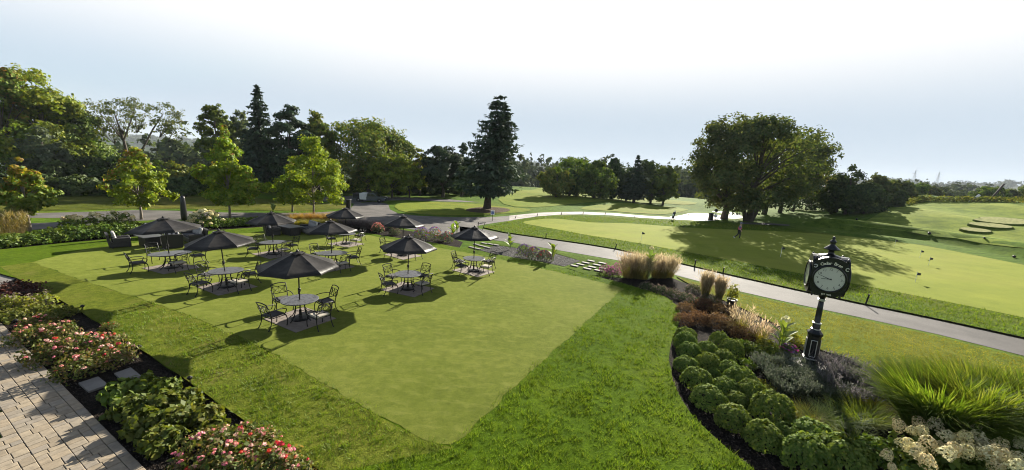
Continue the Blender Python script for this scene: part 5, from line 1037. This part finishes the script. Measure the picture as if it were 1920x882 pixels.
# ------------------------------------------------------------------ left bed: roses and broad leaves
RB = [np_mesh('leaves', *join([mound_leaves(rng, .52, .46, 900, .075, .22, .6, .8, .45)]), 'rosel') for _ in range(3)]
BL = [[np_mesh('blossom', *rosette(np.random.default_rng(370 + k), .046, 20), m_) for k in range(2)] for m_ in ('pink', 'red', 'palepink')]
def rose(label, p, s, nb, sd, redf=.15):
    o = thing('rose_bush', label, 'rose bush', p, sd * 1.1, 'rose bushes in the left bed'); s *= 1.18; o.scale = (s, s, s); obj('leaves', RB[sd % 3], o); g_ = np.random.default_rng(sd)
    for k in range(nb):
        a = g_.random() * 6.283; e_ = g_.uniform(.35, 1.45); r_ = .97; obj('blossom', BL[1 if g_.random() < redf * .7 else (2 if g_.random() < .45 else 0)][k % 2], o, (.52 * r_ * math.cos(e_) * math.cos(a), .52 * r_ * math.cos(e_) * math.sin(a), .46 * r_ * math.sin(e_) + .05), a, g_.uniform(.55, 1.15))
for k, (px, py, s, nb, rf, lab) in enumerate(((72, 606, .80, 13, .1, 'at the top of the upper rose group'), (112, 622, .85, 14, .1, 'second from the top of the upper rose group'), (60, 630, .85, 10, .2, 'at the patio side of the upper rose group'), (100, 664, 1.0, 12, .2, 'low and leafy at the patio edge of the upper rose group'), (150, 652, 1.0, 18, .15, 'in the middle of the upper rose group'), (195, 645, .85, 14, .2, 'at the lawn side of the upper rose group'), (212, 668, .9, 14, .15, 'at the lower right of the upper rose group'), (150, 690, .9, 8, .1, 'at the bottom of the upper rose group by the slabs'), (207, 607, .45, 7, 1.0, 'small and red at the lawn edge'),
     (390, 852, .95, 12, .3, 'at the patio side of the lower rose group'), (440, 832, .85, 14, .3, 'nearest the broad leaves in the lower rose group'), (478, 846, .85, 16, .3, 'at the lawn side of the lower rose group'), (430, 882, 1.0, 18, .15, 'in the front of the lower rose group at the picture edge'), (500, 884, .95, 18, .4, 'at the lower right of the lower rose group'), (545, 895, .7, 8, .6, 'last at the bottom edge near the lawn'))):
    rose('pink rose bush ' + lab if rf < 1 else 'rose bush ' + lab, flat(px, py + 12, -.07), s, int(nb * 1.25), k, rf)
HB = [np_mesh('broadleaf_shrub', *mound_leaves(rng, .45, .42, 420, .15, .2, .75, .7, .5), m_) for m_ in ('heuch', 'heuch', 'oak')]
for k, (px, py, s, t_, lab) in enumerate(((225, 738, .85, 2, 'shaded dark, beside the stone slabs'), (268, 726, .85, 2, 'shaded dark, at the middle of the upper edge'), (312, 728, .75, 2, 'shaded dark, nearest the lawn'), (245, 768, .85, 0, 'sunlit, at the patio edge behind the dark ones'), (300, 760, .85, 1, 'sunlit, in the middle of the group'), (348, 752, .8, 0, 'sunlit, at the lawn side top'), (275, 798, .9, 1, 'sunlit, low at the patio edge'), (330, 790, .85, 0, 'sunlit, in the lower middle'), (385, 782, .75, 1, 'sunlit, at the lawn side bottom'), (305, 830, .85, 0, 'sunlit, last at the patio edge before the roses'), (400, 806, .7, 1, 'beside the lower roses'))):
    plant('broadleaf_shrub', 'broad leaved low shrub, ' + lab, flat(px, py + 8, -.07), HB[t_], 'shrub', 'broad leaved shrubs in the left bed', k * 1.4, s)
plant('burgundy_shrub', 'dark burgundy shrub at the top of the left bed', flat(30, 557, -.05), np_mesh('burgundy_shrub', *mound_leaves(rng, .8, .55, 900, .10, .2, .6, .7, .5), 'burg'), 'shrub')
for k, (px, py, lab) in enumerate(((20, 576, 'at the left picture edge'), (50, 578, 'in the middle'), (80, 570, 'nearest the lawn'))):
    plant('sedum', 'upright green perennial with pale purple heads ' + lab, flat(px, py, -.05), two(*mound_leaves(rng, .38, .40, 360, .10, .2, .5, .7, .4), 'limebush', *mound_leaves(rng, .30, .48, 90, .06, .2, .7, .7, .9), 'pinkgrey', 'sedum'), 'perennial', 'purple headed perennials', k)
for k, (px, py, lab) in enumerate(((30, 600, 'at the patio corner'), (62, 590, 'behind the top rose'), (95, 588, 'in the middle'), (118, 592, 'by the lawn edge'), (10, 596, 'at the picture edge'))):
    plant('low_greens', 'low leafy green ground perennial ' + lab, flat(px, py, -.05), np_mesh('low_greens', *mound_leaves(rng, .45, .26, 420, .10, .2, .6, .7, .4), 'heuch'), 'perennial', 'low green perennials', k)
def bedlight(label, p):
    o = thing('bed_light', label, 'garden light', p, 0, 'small spotlights in the mulch'); obj('stake', MB().tube([(0, 0, 0), (0, 0, .16)], .012, 5).mesh('stake', 'metal'), o); obj('lamp_shade', MB().lathe([(.03, .15), (.06, .19), (.055, .22), (.01, .25)], 10).mesh('lamp_shade', 'metal'), o)
bedlight('small dark spotlight in the mulch at the patio corner by the roses', flat(31, 612, -.05)); bedlight('small dark spotlight in the mulch at the lawn edge below the slabs', flat(357, 722, -.05)); bedlight('small dark spotlight at the lawn edge beside the upper roses', flat(262, 662, -.05)); bedlight('small dark spotlight near the burgundy shrub by the lawn', flat(156, 584, -.05))
plant('marker_stake', 'thin dark stake in the lawn by the fifth mound', flat(1287, 775, 0), MB().tube([(0, 0, 0), (0, 0, .22)], .006, 5).mesh('marker_stake', 'metal'), 'stake')
# ------------------------------------------------------------------ far hedge bed
hm = [np_mesh('leafy_clump', *mound_leaves(rng, .95, .85, 700, .20, .2, .45, .8, .5), 'oak') for _ in range(3)]
for k in range(17):
    px = -10 + k * 19.5; py = 462 - k * 1.75 - (k > 4) * 1
    plant('leafy_clump', 'dark leafy clump, %s along the bed from the left picture edge' % (ORD[k] if k < 13 else ('fourteenth', 'fifteenth', 'sixteenth', 'seventeenth')[k - 13]), flat(px, py, 0), hm[k % 3], 'perennial', 'leafy clumps along the far bed', k * 1.9, (.95, .95, .62 + .05 * (k % 3) + (.20 if 5 < k < 14 else 0)))
hw = np_mesh('flower_head', *rosette(np.random.default_rng(4), .20, 40, 1.1), 'hydw'); hw2 = np_mesh('flower_head', *rosette(np.random.default_rng(5), .20, 40, 1.1), 'hyd')
def hydr(label, p, r_, h_, n, sd):
    o = thing('white_hydrangea', label, 'shrub', p, 0, 'white flowering hydrangeas behind the lawn'); g_ = np.random.default_rng(sd); obj('foliage', np_mesh('foliage', *mound_leaves(g_, r_, h_, 600, .17, .2, .55, .8, .4), 'oak'), o)
    for k in range(n):
        a = g_.random() * 6.283; e_ = g_.uniform(.25, 1.4); obj('flower_head', hw if g_.random() < .5 else hw2, o, (r_ * math.cos(e_) * math.cos(a), r_ * math.cos(e_) * math.sin(a), h_ * math.sin(e_) + .06), a, g_.uniform(.6, 1.0))
hydr('white flowered hydrangea, leftmost behind the leafy bed', flat(140, 436, 0), .9, 1.0, 9, 1); hydr('white flowered hydrangea behind the leftmost wicker armchair', flat(185, 432, 0), .9, 1.05, 9, 2); hydr('white flowered hydrangea nearest the leftmost parasol rim', flat(225, 427, 0), .9, 1.1, 8, 3); hydr('big pink and white hydrangea right of the wrapped parasol', flat(386, 427, 0), 1.15, 1.25, 34, 4)
bxm = np_mesh('box_shrub', *mound_leaves(rng, .9, .55, 700, .13, .1, .6, .7, .7), 'mound')
for k in range(7): plant('box_shrub', 'low clipped hedge shrub, %s from the big hydrangea' % ORD[k], flat(412 + k * 17, 424 - k * .9, 0), bxm, 'shrub', 'low clipped hedge behind the lawn', k, (1, 1, 1.05))
og = [np_mesh('orange_grass', *blades(np.random.default_rng(380 + k), 520, .3, 1.1, .35, .4, .03)[:2], 'orangeg') for k in range(2)]
for k in range(6): plant('orange_grass', 'orange tan grass clump, %s right of the hedge canna' % ORD[k], flat(556 + k * 17, 417 - k * .2, 0), og[k % 2], 'grass', 'orange tan grasses behind the lawn', k)
yg = np_mesh('yellow_grass', *blades(np.random.default_rng(385), 520, .45, .75, .4, .5, .03)[:2], 'bladey')
for k in range(5): plant('yellow_grass', 'low yellow green grass, %s in front of the orange grasses' % ORD[k], flat(560 + k * 20, 423, 0), yg, 'grass', 'low yellow green grasses', k)
gg = [np_mesh('purple_grass', *blades(np.random.default_rng(390 + k), 560, .35, 1.15, .5, .6, .03)[:2], 'greyg') for k in range(2)]
for k in range(6): plant('purple_grass', 'grey purple fountain grass, %s right of the orange grasses' % ORD[k], flat(648 + k * 13, 424 + k * 1.6, 0), gg[k % 2], 'grass', 'grey purple fountain grasses by the driveway', k)
plant('tan_grass', 'tan feathery grass block at the left picture edge under the orange maple', flat(-2, 450, 0), reed(700, 1.0, 1.9, 400, .06, .05, ('tang', 'tang'), .6), 'grass'); plant('tan_grass', 'right hand half of the tan grass block by the orange maple trunk', flat(26, 447, 0), reed(600, .55, 1.75, 401, .06, .05, ('tang', 'tang'), .6), 'grass')
def flowerbed(label, p, r_, h_, cols, sd, n=18):
    o = thing('flower_clump', label, 'flowers', p, sd, 'mixed flower clumps'); g_ = np.random.default_rng(sd); obj('leaves', np_mesh('leaves', *mound_leaves(g_, r_, h_, 620, .10, .15, .5, .8, .4), 'grey'), o)
    for ci, c in enumerate(cols):
        q = [(v + np.array([x, y, z]), f) for (v, f), (x, y, z) in [(rosette(g_, .05, 10, 1.4), (lambda a, e_: (r_ * math.cos(e_) * math.cos(a), r_ * math.cos(e_) * math.sin(a), h_ * math.sin(e_) + .05))(g_.random() * 6.283, g_.uniform(.15, 1.4))) for _ in range(n * (4 if ci == 0 else 1))]]
        V, Q = join(q); obj('blooms', np_mesh('blooms', V, Q, c), o)
for k, (px, py, r_, h_, cols, lab) in enumerate(((708, 436, .55, .75, ('pink', 'red'), 'pink flowers at the end of the grey purple grasses'), (740, 440, .5, .5, ('pinkgrey', 'burg'), 'dusky flowers left of the parasol over the driveway'), (790, 446, .65, .8, ('purple', 'red'), 'purple and red flowers right of the parasol over the driveway'), (815, 450, .7, .95, ('purple', 'lav', 'red'), 'tall purple flowers in the middle of the far bed'), (838, 453, .6, .7, ('lav', 'red'), 'purple and red flowers at the right end of the far bed'), (982, 482, .55, .8, ('purple', 'lav'), 'purple flowers right of the left canna'), (1000, 486, .6, .75, ('purple', 'lav', 'red'), 'purple flowers between the two cannas'), (1020, 490, .5, .65, ('lav', 'red', 'red'), 'purple and red flowers left of the right canna'), (1478, 668, .3, .35, ('bladeb', 'purple', 'magenta'), 'magenta flowers at the foot of the tropical plant'))):
    flowerbed(lab, flat(px, py, -.03), r_, h_, cols, 410 + k)
spm = [two(*mound_leaves(rng, .55, .5, 520, .09, .15, .5, .7, .5), 'pinkgrey', *mound_leaves(rng, .57, .55, 130, .08, .15, .6, .8, .9), 'magenta', 'reddish_shrub')]
for k, (px, py, lab) in enumerate(((1136, 512, 'left one nearest the stone grid'), (1150, 516, 'middle one left of the reed screen'), (1160, 508, 'rear one by the path'))): plant('reddish_shrub', 'reddish flowering shrub, ' + lab, flat(px, py, -.05), spm[0], 'shrub', 'reddish shrubs by the reed screen', k, .85)

# ------------------------------------------------------------------ posts, flags, markers, sign
for k, (px, py, ty, lab) in enumerate(((1622, 573, 552, 'beyond the clock'), (1355, 514, 502, 'behind the dark flower pot'), (1302, 502, 488, 'right of the reed screen'), (1153, 468, 458, 'left of the reed screen'), (1023, 448, 438, 'behind the right canna'), (1007, 406, 402, 'first past the sign'), (1052, 403, 398.5, 'second past the sign'), (1093, 402, 398, 'third past the sign'), (1190, 408, 403.5, 'fourth past the sign before the golf trolley'), (966, 410, 406, 'nearest the sign'), (896, 428, 417, 'by the driveway kerb behind the rightmost parasol'), (1290, 406, 402, 'at the rim of the left bunker'), (1134, 403.5, 399.5, 'along the pale cart path'))):
    p = at(px, py); h = max(.35, ray_at(px, ty, p[1])[2] - p[2]); o = thing('path_post', 'thin dark path post ' + lab, 'post', p, 0, 'thin dark posts along the path')
    obj('stake', MB().tube([(0, 0, -.05), (.03 if k % 3 else .09, 0, h)], .03 + .0003 * p[1], 6).mesh('stake', 'metal'), o); obj('cap', MB().box((.03 if k % 3 else .09, 0, h), (.07, .07, .04), 0, 1, .01).mesh('cap', 'wicker'), o)
p = at(904, 432, 0); o = obj('leaning_stick', MB().tube([(0, 0, 0), (.25, .1, .75)], .025, 5).mesh('leaning_stick', 'bark'), None, p); tag(o, 'leaning dark stick behind the rightmost parasol top', 'stick')
p = at(923, 415); o = thing('sign_post', 'small white and blue sign on a thin pole at the path fork', 'sign', p); obj('pole', MB().tube([(0, 0, 0), (0, 0, 1.1)], .03, 6).mesh('pole', 'metal'), o); obj('sign_board', MB().box((0, 0, .95), (.42, .04, .5), 0, 1, .01).mesh('sign_board', 'white'), o)
M['bluep'] = solid('blue_print', (.12, .16, .35), .5); obj('print_panel', MB().box((0, -.024, .95), (.30, .006, .3)).mesh('print_panel', 'bluep'), o)
for k, (px, py, ty, lab) in enumerate(((1715, 532, 512, 'nearest the clock head on its right'), (1740, 500, 485, 'right of the nearest flag'), (1724, 485, 464, 'farther one above the nearest flag'), (1677, 463, 450, 'at the far edge of the tree shadow'), (1202, 454, 437, 'on the left half of the green'), (1463, 484, 471, 'in the big tree shadow left of the clock'))):
    p = at(px, py); h = .75 if k < 4 else .9; o = thing('putting_flag', 'small dark flag on a thin pin ' + lab, 'flag', p + np.array([0, 0, .012]), 0, 'small flags on the putting green')
    obj('pin', MB().tube([(0, 0, 0), (0, 0, h)], .012, 5).mesh('pin', 'white'), o); obj('flag_cloth', MB().add([(0, 0, h), (.10, .04, h - .04), (.24, -.02, h - .07), (.23, -.02, h - .20), (.1, .04, h - .22), (0, 0, h - .2)], [(0, 1, 4, 5), (1, 2, 3, 4)]).mesh('flag_cloth', 'cushion'), o)
for k, (px, py, r_, lab) in enumerate(((1742, 440, .34, 'on the ridge beyond the green'), (1901, 484, .28, 'at the right picture edge of the green'), (1606, 413, .34, 'in the far shade beyond the ridge'), (1281, 428, .24, 'at the far rim of the green left of the tree shadow'), (1845, 448, .22, 'below the tee platforms'), (1538, 445, .12, 'on the green above the clock'))):
    p = at(px, py); r_ *= .5; tag(obj('marker_ball', MB().lathe([(.01, 0), (r_ * .7, .05), (r_, r_ * .8), (r_ * .85, r_ * 1.4), (r_ * .4, r_ * 1.75), (.01, r_ * 1.85)], 10).mesh('marker_ball', 'metal', True), None, p), 'round dark marker ' + lab, 'marker', 'round dark course markers')
# pole, board and pylons beyond the hill
p = at(1852, 378); H = ray_at(1863, 344, p[1])[2] - p[2]
tag(obj('leaning_pole', MB().tube([(0, 0, -.5), (2.4, 0, H)], [.22, .16], 7).mesh('leaning_pole', 'bark', True), None, p), 'dark wooden pole leaning right on the hilltop', 'pole')
p = at(1818, 378.5); tag(obj('tilted_board', MB().prism([(-.2, 0), (.3, 0), (1.9, 1.35), (1.5, 1.6)], -.1, .1).mesh('tilted_board', 'white'), None, p), 'tilted pale board on the hill crest', 'board')
for k, (px, ty, lab) in enumerate(((1718, 318, 'left one of the faint pair'), (1762, 322, 'right one of the faint pair'))):
    q = ray_at(px, ty, 900); z0 = tz(q[0], 900); h = q[2] - z0; o = thing('pylon', 'faint lattice pylon above the woods, ' + lab, 'pylon', (q[0], 900, z0), 0, 'faint pylons on the horizon'); m = MB()
    for sx in (-1, 1):
        for sy in (-1, 1): m.tube([(sx * 4, sy * 4, 0), (sx * 1.2, sy * 1.2, h * .6), (0, 0, h)], .30, 4)
    for i in range(9):
        z1, z2 = h * i / 10, h * (i + 1) / 10; r1, r2 = 4 * (1 - i / 11), 4 * (1 - (i + 1) / 11)
        for sy in (-1, 1): m.tube([(-r1, sy * r1, z1), (r2, sy * r2, z2)], .16, 4, False); m.tube([(r1, sy * r1, z1), (-r2, sy * r2, z2)], .16, 4, False)
    obj('lattice_tower', m.mesh('lattice_tower', 'silver'), o); m = MB()
    for z in (.68, .80, .92): m.tube([(-7, 0, h * z), (7, 0, h * z)], .28, 4)
    obj('cross_arm', m.mesh('cross_arm', 'silver'), o)

# ------------------------------------------------------------------ pickup
M['truckp'] = solid('grey_car_paint', (.085, .10, .13), .25, .4, .05, 3., 0, .5, .6); M['glass'] = solid('car_glass', (.02, .025, .03), .05, 0, .02, 3., 0, .6, .5); M['rubber'] = solid('tyre_rubber', (.012, .012, .012), .8); M['panel'] = solid('pale_panel', (.55, .55, .52), .5); M['chrome'] = solid('wheel_alloy', (.45, .45, .46), .3, .8)
p = at(695, 379); tr = thing('pickup_truck', 'grey pickup with a pale box on its bed parked under the trees', 'pickup truck', p, R(4)); tr.scale = (.84, .9, .84)
b = MB(); b.prism([(-2.75, .45), (-2.75, .95), (-.35, .98), (.15, 1.0), (.15, .95), (1.35, 1.02), (2.25, .96), (2.62, .82), (2.7, .5), (2.6, .38), (-2.7, .38)], -.92, .92); obj('body', b.mesh('body', 'truckp'), tr)
b = MB(); b.prism([(-.38, .97), (-.30, 1.50), (-.15, 1.62), (.62, 1.62), (1.02, 1.38), (1.48, 1.02)], -.80, .80); obj('cab', b.mesh('cab', 'truckp'), tr)
b = MB(); b.prism([(-.22, 1.06), (-.16, 1.48), (.24, 1.50), (.24, 1.06)], -.83, .83); b.prism([(.32, 1.06), (.32, 1.50), (.62, 1.48), (1.12, 1.08)], -.83, .83); b.add([(.72, -.7, 1.595), (.72, .7, 1.595), (1.46, .75, 1.06), (1.46, -.75, 1.06)], [(0, 1, 2, 3), (3, 2, 1, 0)]); obj('window', b.mesh('window', 'glass'), tr)
obj('cargo_box', MB().box((-1.0, 0, .98), (1.15, 1.88, 1.05), 0, 1, .03).mesh('cargo_box', 'panel'), tr); obj('tool_box', MB().box((-2.15, 0, 1.0), (1.1, 1.84, .85), 0, 1, .05).mesh('tool_box', 'metal'), tr)
for i in range(2):
    for j in range(2): obj('side_panel', MB().box((-1.27 + j * .54, -.955, .70 + i * .52), (.51, .05, .49), 0, 1, .015).mesh('side_panel', 'panel'), tr)
for x in (-1.75, 1.72):
    for s in (-1, 1):
        wv = MB(); wv.lathe([(.20, -.11), (.36, -.11), (.39, -.07), (.39, .07), (.36, .11), (.20, .11)], 18); wv.v = [(a, c, b2) for a, b2, c in wv.v]
        wo = obj('wheel', wv.mesh('wheel', 'rubber'), tr, (x, s * .86, .38)); rv = MB().lathe([(.02, -.115), (.20, -.10), (.21, .10), (.02, .115)], 14); rv.v = [(a, c, b2) for a, b2, c in rv.v]; obj('rim', rv.mesh('rim', 'chrome'), wo)
for s in (-1, 1):
    obj('headlight', MB().box((2.62, s * .68, .80), (.10, .36, .14), 0, 1, .02).mesh('headlight', 'chrome'), tr); obj('mirror', MB().box((1.0, s * .98, 1.08), (.12, .18, .16), 0, 1, .03).mesh('mirror', 'truckp'), tr)
obj('bumper', MB().box((2.72, 0, .50), (.14, 1.8, .22), 0, 1, .04).mesh('bumper', 'metal'), tr)

# ------------------------------------------------------------------ golf trolley, bin, ball washer
p = at(1261, 414); o = thing('golf_trolley', 'push trolley with black golf bag standing at the left bunker', 'golf trolley', p, .4)
bagm = MB().lathe([(.15, 0), (.17, .05), (.165, .5), (.19, .85), (.18, .9)], 12); bagm.v = [(x + .22 * z, y, z + .30) for x, y, z in bagm.v]; obj('golf_bag', bagm.mesh('golf_bag', 'cushion', True), o)
m = MB()
for k in range(6): m.tube([(.20 + .04 * math.cos(k), .07 * math.sin(k * 1.2), 1.1), (.30 + .07 * math.cos(k), .12 * math.sin(k * 1.2), 1.40)], [.010, .03], 5)
obj('clubs', m.mesh('clubs', 'silver'), o); obj('frame', MB().tube([(-.2, 0, .15), (.05, 0, .45), (.35, 0, 1.0), (.6, 0, 1.12)], .02, 5).tube([(0, -.36, .22), (0, .36, .22)], .018, 5).mesh('frame', 'metal'), o); obj('pouch', MB().box((-.02, 0, .8), (.16, .22, .28), 0, 1, .04).mesh('pouch', 'white'), o)
for s in (-1, 1):
    wv = MB(); n = 16; wv.tube([(.22 * math.cos(2 * math.pi * i / n), s * .38, .22 + .22 * math.sin(2 * math.pi * i / n)) for i in range(n + 1)], .022, 5); [wv.tube([(0, s * .38, .22), (.22 * math.cos(i * 1.257), s * .38, .22 + .22 * math.sin(i * 1.257))], .008, 4) for i in range(5)]; obj('wheel', wv.mesh('wheel', 'rubber'), o)
p = at(1332, 413.5); o = thing('litter_bin', 'dark upright course bin beside the single trunk shade tree', 'bin', p); obj('tub', MB().box((0, 0, .5), (.5, .5, 1.0), .3, .94, .03).mesh('tub', 'metal'), o); obj('lid', MB().box((0, 0, 1.03), (.54, .54, .08), .3, 1, .02).mesh('lid', 'cushion'), o)
p = at(1340.5, 413.5); o = thing('ball_washer', 'ball washer post with round dark top and pale towel holder', 'ball washer', p); obj('pole', MB().tube([(0, 0, 0), (0, 0, 1.2)], .04, 6).mesh('pole', 'metal'), o); obj('head', MB().lathe([(.05, 1.2), (.24, 1.3), (.28, 1.45), (.22, 1.62), (.02, 1.68)], 12).mesh('head', 'metal', True), o); obj('holder', MB().lathe([(.1, .45), (.26, .55), (.27, .8), (.18, .85)], 12).mesh('holder', 'white', True), o)

# ------------------------------------------------------------------ walking golfer
M['skin'] = solid('skin', (.42, .26, .19), .6); M['trouser'] = solid('dark_trousers', (.014, .014, .018), .8); M['bluetop'] = solid('blue_grey_top', (.07, .10, .20), .8); M['pinkv'] = solid('pink_vest', (.62, .06, .14), .8); M['cap'] = solid('grey_cap', (.16, .18, .24), .8); M['shoe'] = solid('pale_shoe', (.5, .5, .5), .6)
def skin(name, verts, edges, radii, mat, par, root=0, lv=1):
    me = bpy.data.meshes.new(name); me.from_pydata(verts, edges, []); me.update(); o = bpy.data.objects.new(name, me); C.objects.link(o); o.parent = par; sk = o.modifiers.new('skin', 'SKIN'); sk.use_smooth_shade = True
    for i, r_ in enumerate(radii):
        d = me.skin_vertices[0].data[i]; d.radius = r_ if hasattr(r_, '__len__') else (r_, r_); d.use_root = (i == root)
    sb = o.modifiers.new('sub', 'SUBSURF'); sb.levels = lv; sb.render_levels = lv; me.materials.append(M[mat]); return o
p = at(1384, 449) + np.array([0, 0, .012]); pe = thing('person', 'golfer in pink vest, cap and dark trousers walking across the shaded green', 'person', p, R(-40)); pe.scale = (.96,) * 3
# faces +x, mid-stride: right leg trails behind
bv = [(0, 0, .93), (.01, 0, 1.10), (.03, 0, 1.30), (.04, 0, 1.44), (.05, 0, 1.53), (.06, 0, 1.62), (.06, 0, 1.72),
      (.0, .09, .90), (.10, .10, .50), (.08, .10, .09), (.0, -.09, .90), (-.08, -.10, .50), (-.36, -.10, .20),
      (.03, .18, 1.40), (.0, .24, 1.14), (.14, .25, .93), (.17, .25, .86), (.03, -.18, 1.40), (.06, -.25, 1.14), (.20, -.22, .96), (.24, -.22, .89)]
be = [(0, 1), (1, 2), (2, 3), (3, 4), (4, 5), (5, 6), (0, 7), (7, 8), (8, 9), (0, 10), (10, 11), (11, 12), (3, 13), (13, 14), (14, 15), (15, 16), (3, 17), (17, 18), (18, 19), (19, 20)]
br = [(.12, .15), (.105, .13), (.12, .16), (.10, .14), .05, .088, .075, .085, .06, .045, .085, .06, .045, .055, .042, .032, .036, .055, .042, .032, .036]
skin('body', bv, be, br, 'skin', pe, 0, 2)
skin('trousers', [bv[i] for i in (0, 7, 8, 9, 10, 11, 12)], [(0, 1), (1, 2), (2, 3), (0, 4), (4, 5), (5, 6)], [(.135, .165), .10, .075, .06, .10, .075, .06], 'trouser', pe)
skin('shirt', [bv[i] for i in (0, 1, 2, 3, 13, 14, 17, 18)], [(0, 1), (1, 2), (2, 3), (3, 4), (4, 5), (3, 6), (6, 7)], [(.13, .165), (.125, .15), (.14, .175), (.115, .155), .068, .054, .068, .054], 'bluetop', pe)
skin('vest', [(-.005, 0, 1.0), (.005, 0, 1.12), (.025, 0, 1.30), (.035, 0, 1.42)], [(0, 1), (1, 2), (2, 3)], [(.15, .172), (.145, .16), (.155, .18), (.125, .155)], 'pinkv', pe)
obj('cap', MB().lathe([(.105, 1.68), (.11, 1.72), (.095, 1.80), (.05, 1.835), (.005, 1.84)], 14, (.06, 0, 0)).box((.20, 0, 1.695), (.14, .15, .015), 0, 1, .005).mesh('cap', 'cap', True), pe)
m = MB()
for s in (-1, 1): m.lathe([(.012, 0), (.014, .01), (.004, .02)], 8, (.145, s * .034, 1.655))
obj('eyes', m.mesh('eyes', 'ink'), pe); obj('nose', MB().lathe([(.016, 0), (.013, .02), (.005, .045)], 6, (.152, 0, 1.61)).mesh('nose', 'skin'), pe); obj('mouth', MB().box((.137, 0, 1.575), (.02, .05, .010), 0, 1, .003).mesh('mouth', 'pinkv'), pe)
for s in (-1, 1): obj('ear', MB().lathe([(.006, 0), (.022, .015), (.024, .04), (.006, .055)], 8, (.055, s * .09, 1.61), 1, .45).mesh('ear', 'skin'), pe)
for hx, hy, hz in ((.17, .25, .86), (.24, -.22, .89)):
    for k in range(5):
        dy = (k - 1.5) * .018; l = (.075, .085, .08, .065, .055)[k]
        pts = [(hx, hy + dy, hz), (hx + .012, hy + dy, hz - l * .5), (hx - .004, hy + dy, hz - l)] if k < 4 else [(hx + .01, hy, hz + .01), (hx + .04, hy, hz - .02), (hx + .05, hy, hz - .05)]
        skin('finger', pts, [(0, 1), (1, 2)], [.011, .009, .007], 'skin', pe, 0, 1)
for (fx, fy, fz, rot) in ((.12, .10, .03, 0), (-.36, -.10, .12, .9)):
    s_ = obj('shoe', MB().box((0, 0, 0), (.28, .10, .08), 0, .96, .03).mesh('shoe', 'shoe'), pe, (fx, fy, fz + .01)); s_.rotation_euler = (0, rot, 0)

# ------------------------------------------------------------------ turf blades near the camera
rng = np.random.default_rng(500)
def inlawn(n, poly, hole):
    lo, hi = np.array([-14., 3.5]), np.array([10.5, 22.]); Pp = lo + (hi - lo) * rng.random((n, 2)); Pp = Pp[inside(Pp, poly)]; Pp = Pp[~inside(Pp + rng.normal(0, .09, Pp.shape) + .08 * np.sin(Pp[:, ::-1] * 4.3), hole)]
    d = np.hypot(Pp[:, 0], Pp[:, 1]); return Pp[rng.random(len(Pp)) < np.clip((8.5 / d) ** 1.7, 0, 1)]
LP, FP = polyof(lawn), polyof(fine)
Pp = inlawn(560000, LP, FP); z = (d_ := np.hypot(Pp[:, 0], Pp[:, 1]))
cl = np.sin(Pp[:, 0] * 11 + 2.3 * np.sin(Pp[:, 1] * 5.3 + Pp[:, 0])) * np.sin(Pp[:, 1] * 12.3 + 2.5 * np.sin(Pp[:, 0] * 4.1 - Pp[:, 1] * 1.7)) * .7 + .3 * np.sin(Pp[:, 0] * 3.1 + 2 * np.sin(Pp[:, 1] * 2.3)); keep = rng.random(len(Pp)) < .45 + .6 * cl; Pp, d_, cl = Pp[keep], d_[keep], cl[keep]
n = len(Pp); h = (.034 + .045 * rng.random(n)) * (1 + .55 * cl); a = rng.random(n) * 6.283; ww = .0045 * d_ / 8 + .004; S_ = np.stack([np.cos(a), np.sin(a), np.zeros(n)], -1); B0 = np.column_stack([Pp, np.zeros(n)]); tip = B0 + np.column_stack([rng.normal(0, .5, n) * h, rng.normal(0, .5, n) * h, h])
V = np.stack([B0 - S_ * ww[:, None], B0 + S_ * ww[:, None], tip], 1).reshape(-1, 3); tag(obj('grass', np_mesh('grass', V, np.arange(3 * n).reshape(-1, 3), 'turfblade'), kind='stuff'), 'longer uneven grass round the mown lawn', 'grass')
# rough on the bank edge and round the side lawn
BP, GP, SLP = polyof(bank), polyof(green), polyof(bpy.data.objects['side_lawn'])
def scatter(name, label, lo, hi, n, poly, hole, zz, hgt, mat, nd):
    lo, hi = np.array(lo), np.array(hi); Pp = lo + (hi - lo) * rng.random((n, 2)); Pp = Pp[inside(Pp, poly)]
    if hole is not None: Pp = Pp[~inside(Pp, hole)]
    d = np.hypot(Pp[:, 0], Pp[:, 1]); Pp = Pp[rng.random(len(Pp)) < np.clip((nd / d) ** 1.6, 0, 1)]; d = np.hypot(Pp[:, 0], Pp[:, 1]); n = len(Pp); h = hgt * (.5 + rng.random(n)); a = rng.random(n) * 6.283; ww = .0045 * d / 8 + .003; S_ = np.stack([np.cos(a), np.sin(a), np.zeros(n)], -1)
    B0 = np.column_stack([Pp, terr(Pp[:, 0], Pp[:, 1]) + zz]); tip = B0 + np.column_stack([rng.normal(0, .5, n) * h, rng.normal(0, .5, n) * h, h]); V = np.stack([B0 - S_ * ww[:, None], B0 + S_ * ww[:, None], tip], 1).reshape(-1, 3); tag(obj(name, np_mesh(name, V, np.arange(3 * n).reshape(-1, 3), mat), kind='stuff'), label, 'grass')
scatter('grass', 'longer grass on the bank between path and green', (-4, 14), (34, 52), 150000, BP, GP, .08, .09, 'turfblade', 24)
scatter('grass', 'sun dried grass between the clock bed and the path', (6, 7), (26, 24), 120000, SLP, None, .05, .035, 'bladey', 14)
# mulch chips near the roses

# ------------------------------------------------------------------ morning haze over the whole scene
m, t, N, L, B = newmat('haze_air'); N.remove(B); v_ = N.new('ShaderNodeVolumePrincipled'); v_.inputs['Color'].default_value = (.68, .75, .85, 1); v_.inputs['Density'].default_value = .00012; v_.inputs['Anisotropy'].default_value = 0
L.new(v_.outputs[0], N['Material Output'].inputs['Volume']); M['haze'] = m
zt = 150; hz = obj('haze', MB().box((0, 0, (zt - 40) / 2), (7200, 7200, zt + 40)).mesh('haze', 'haze'), kind='stuff')
tag(hz, 'pale morning haze lying over the golf course', 'haze')
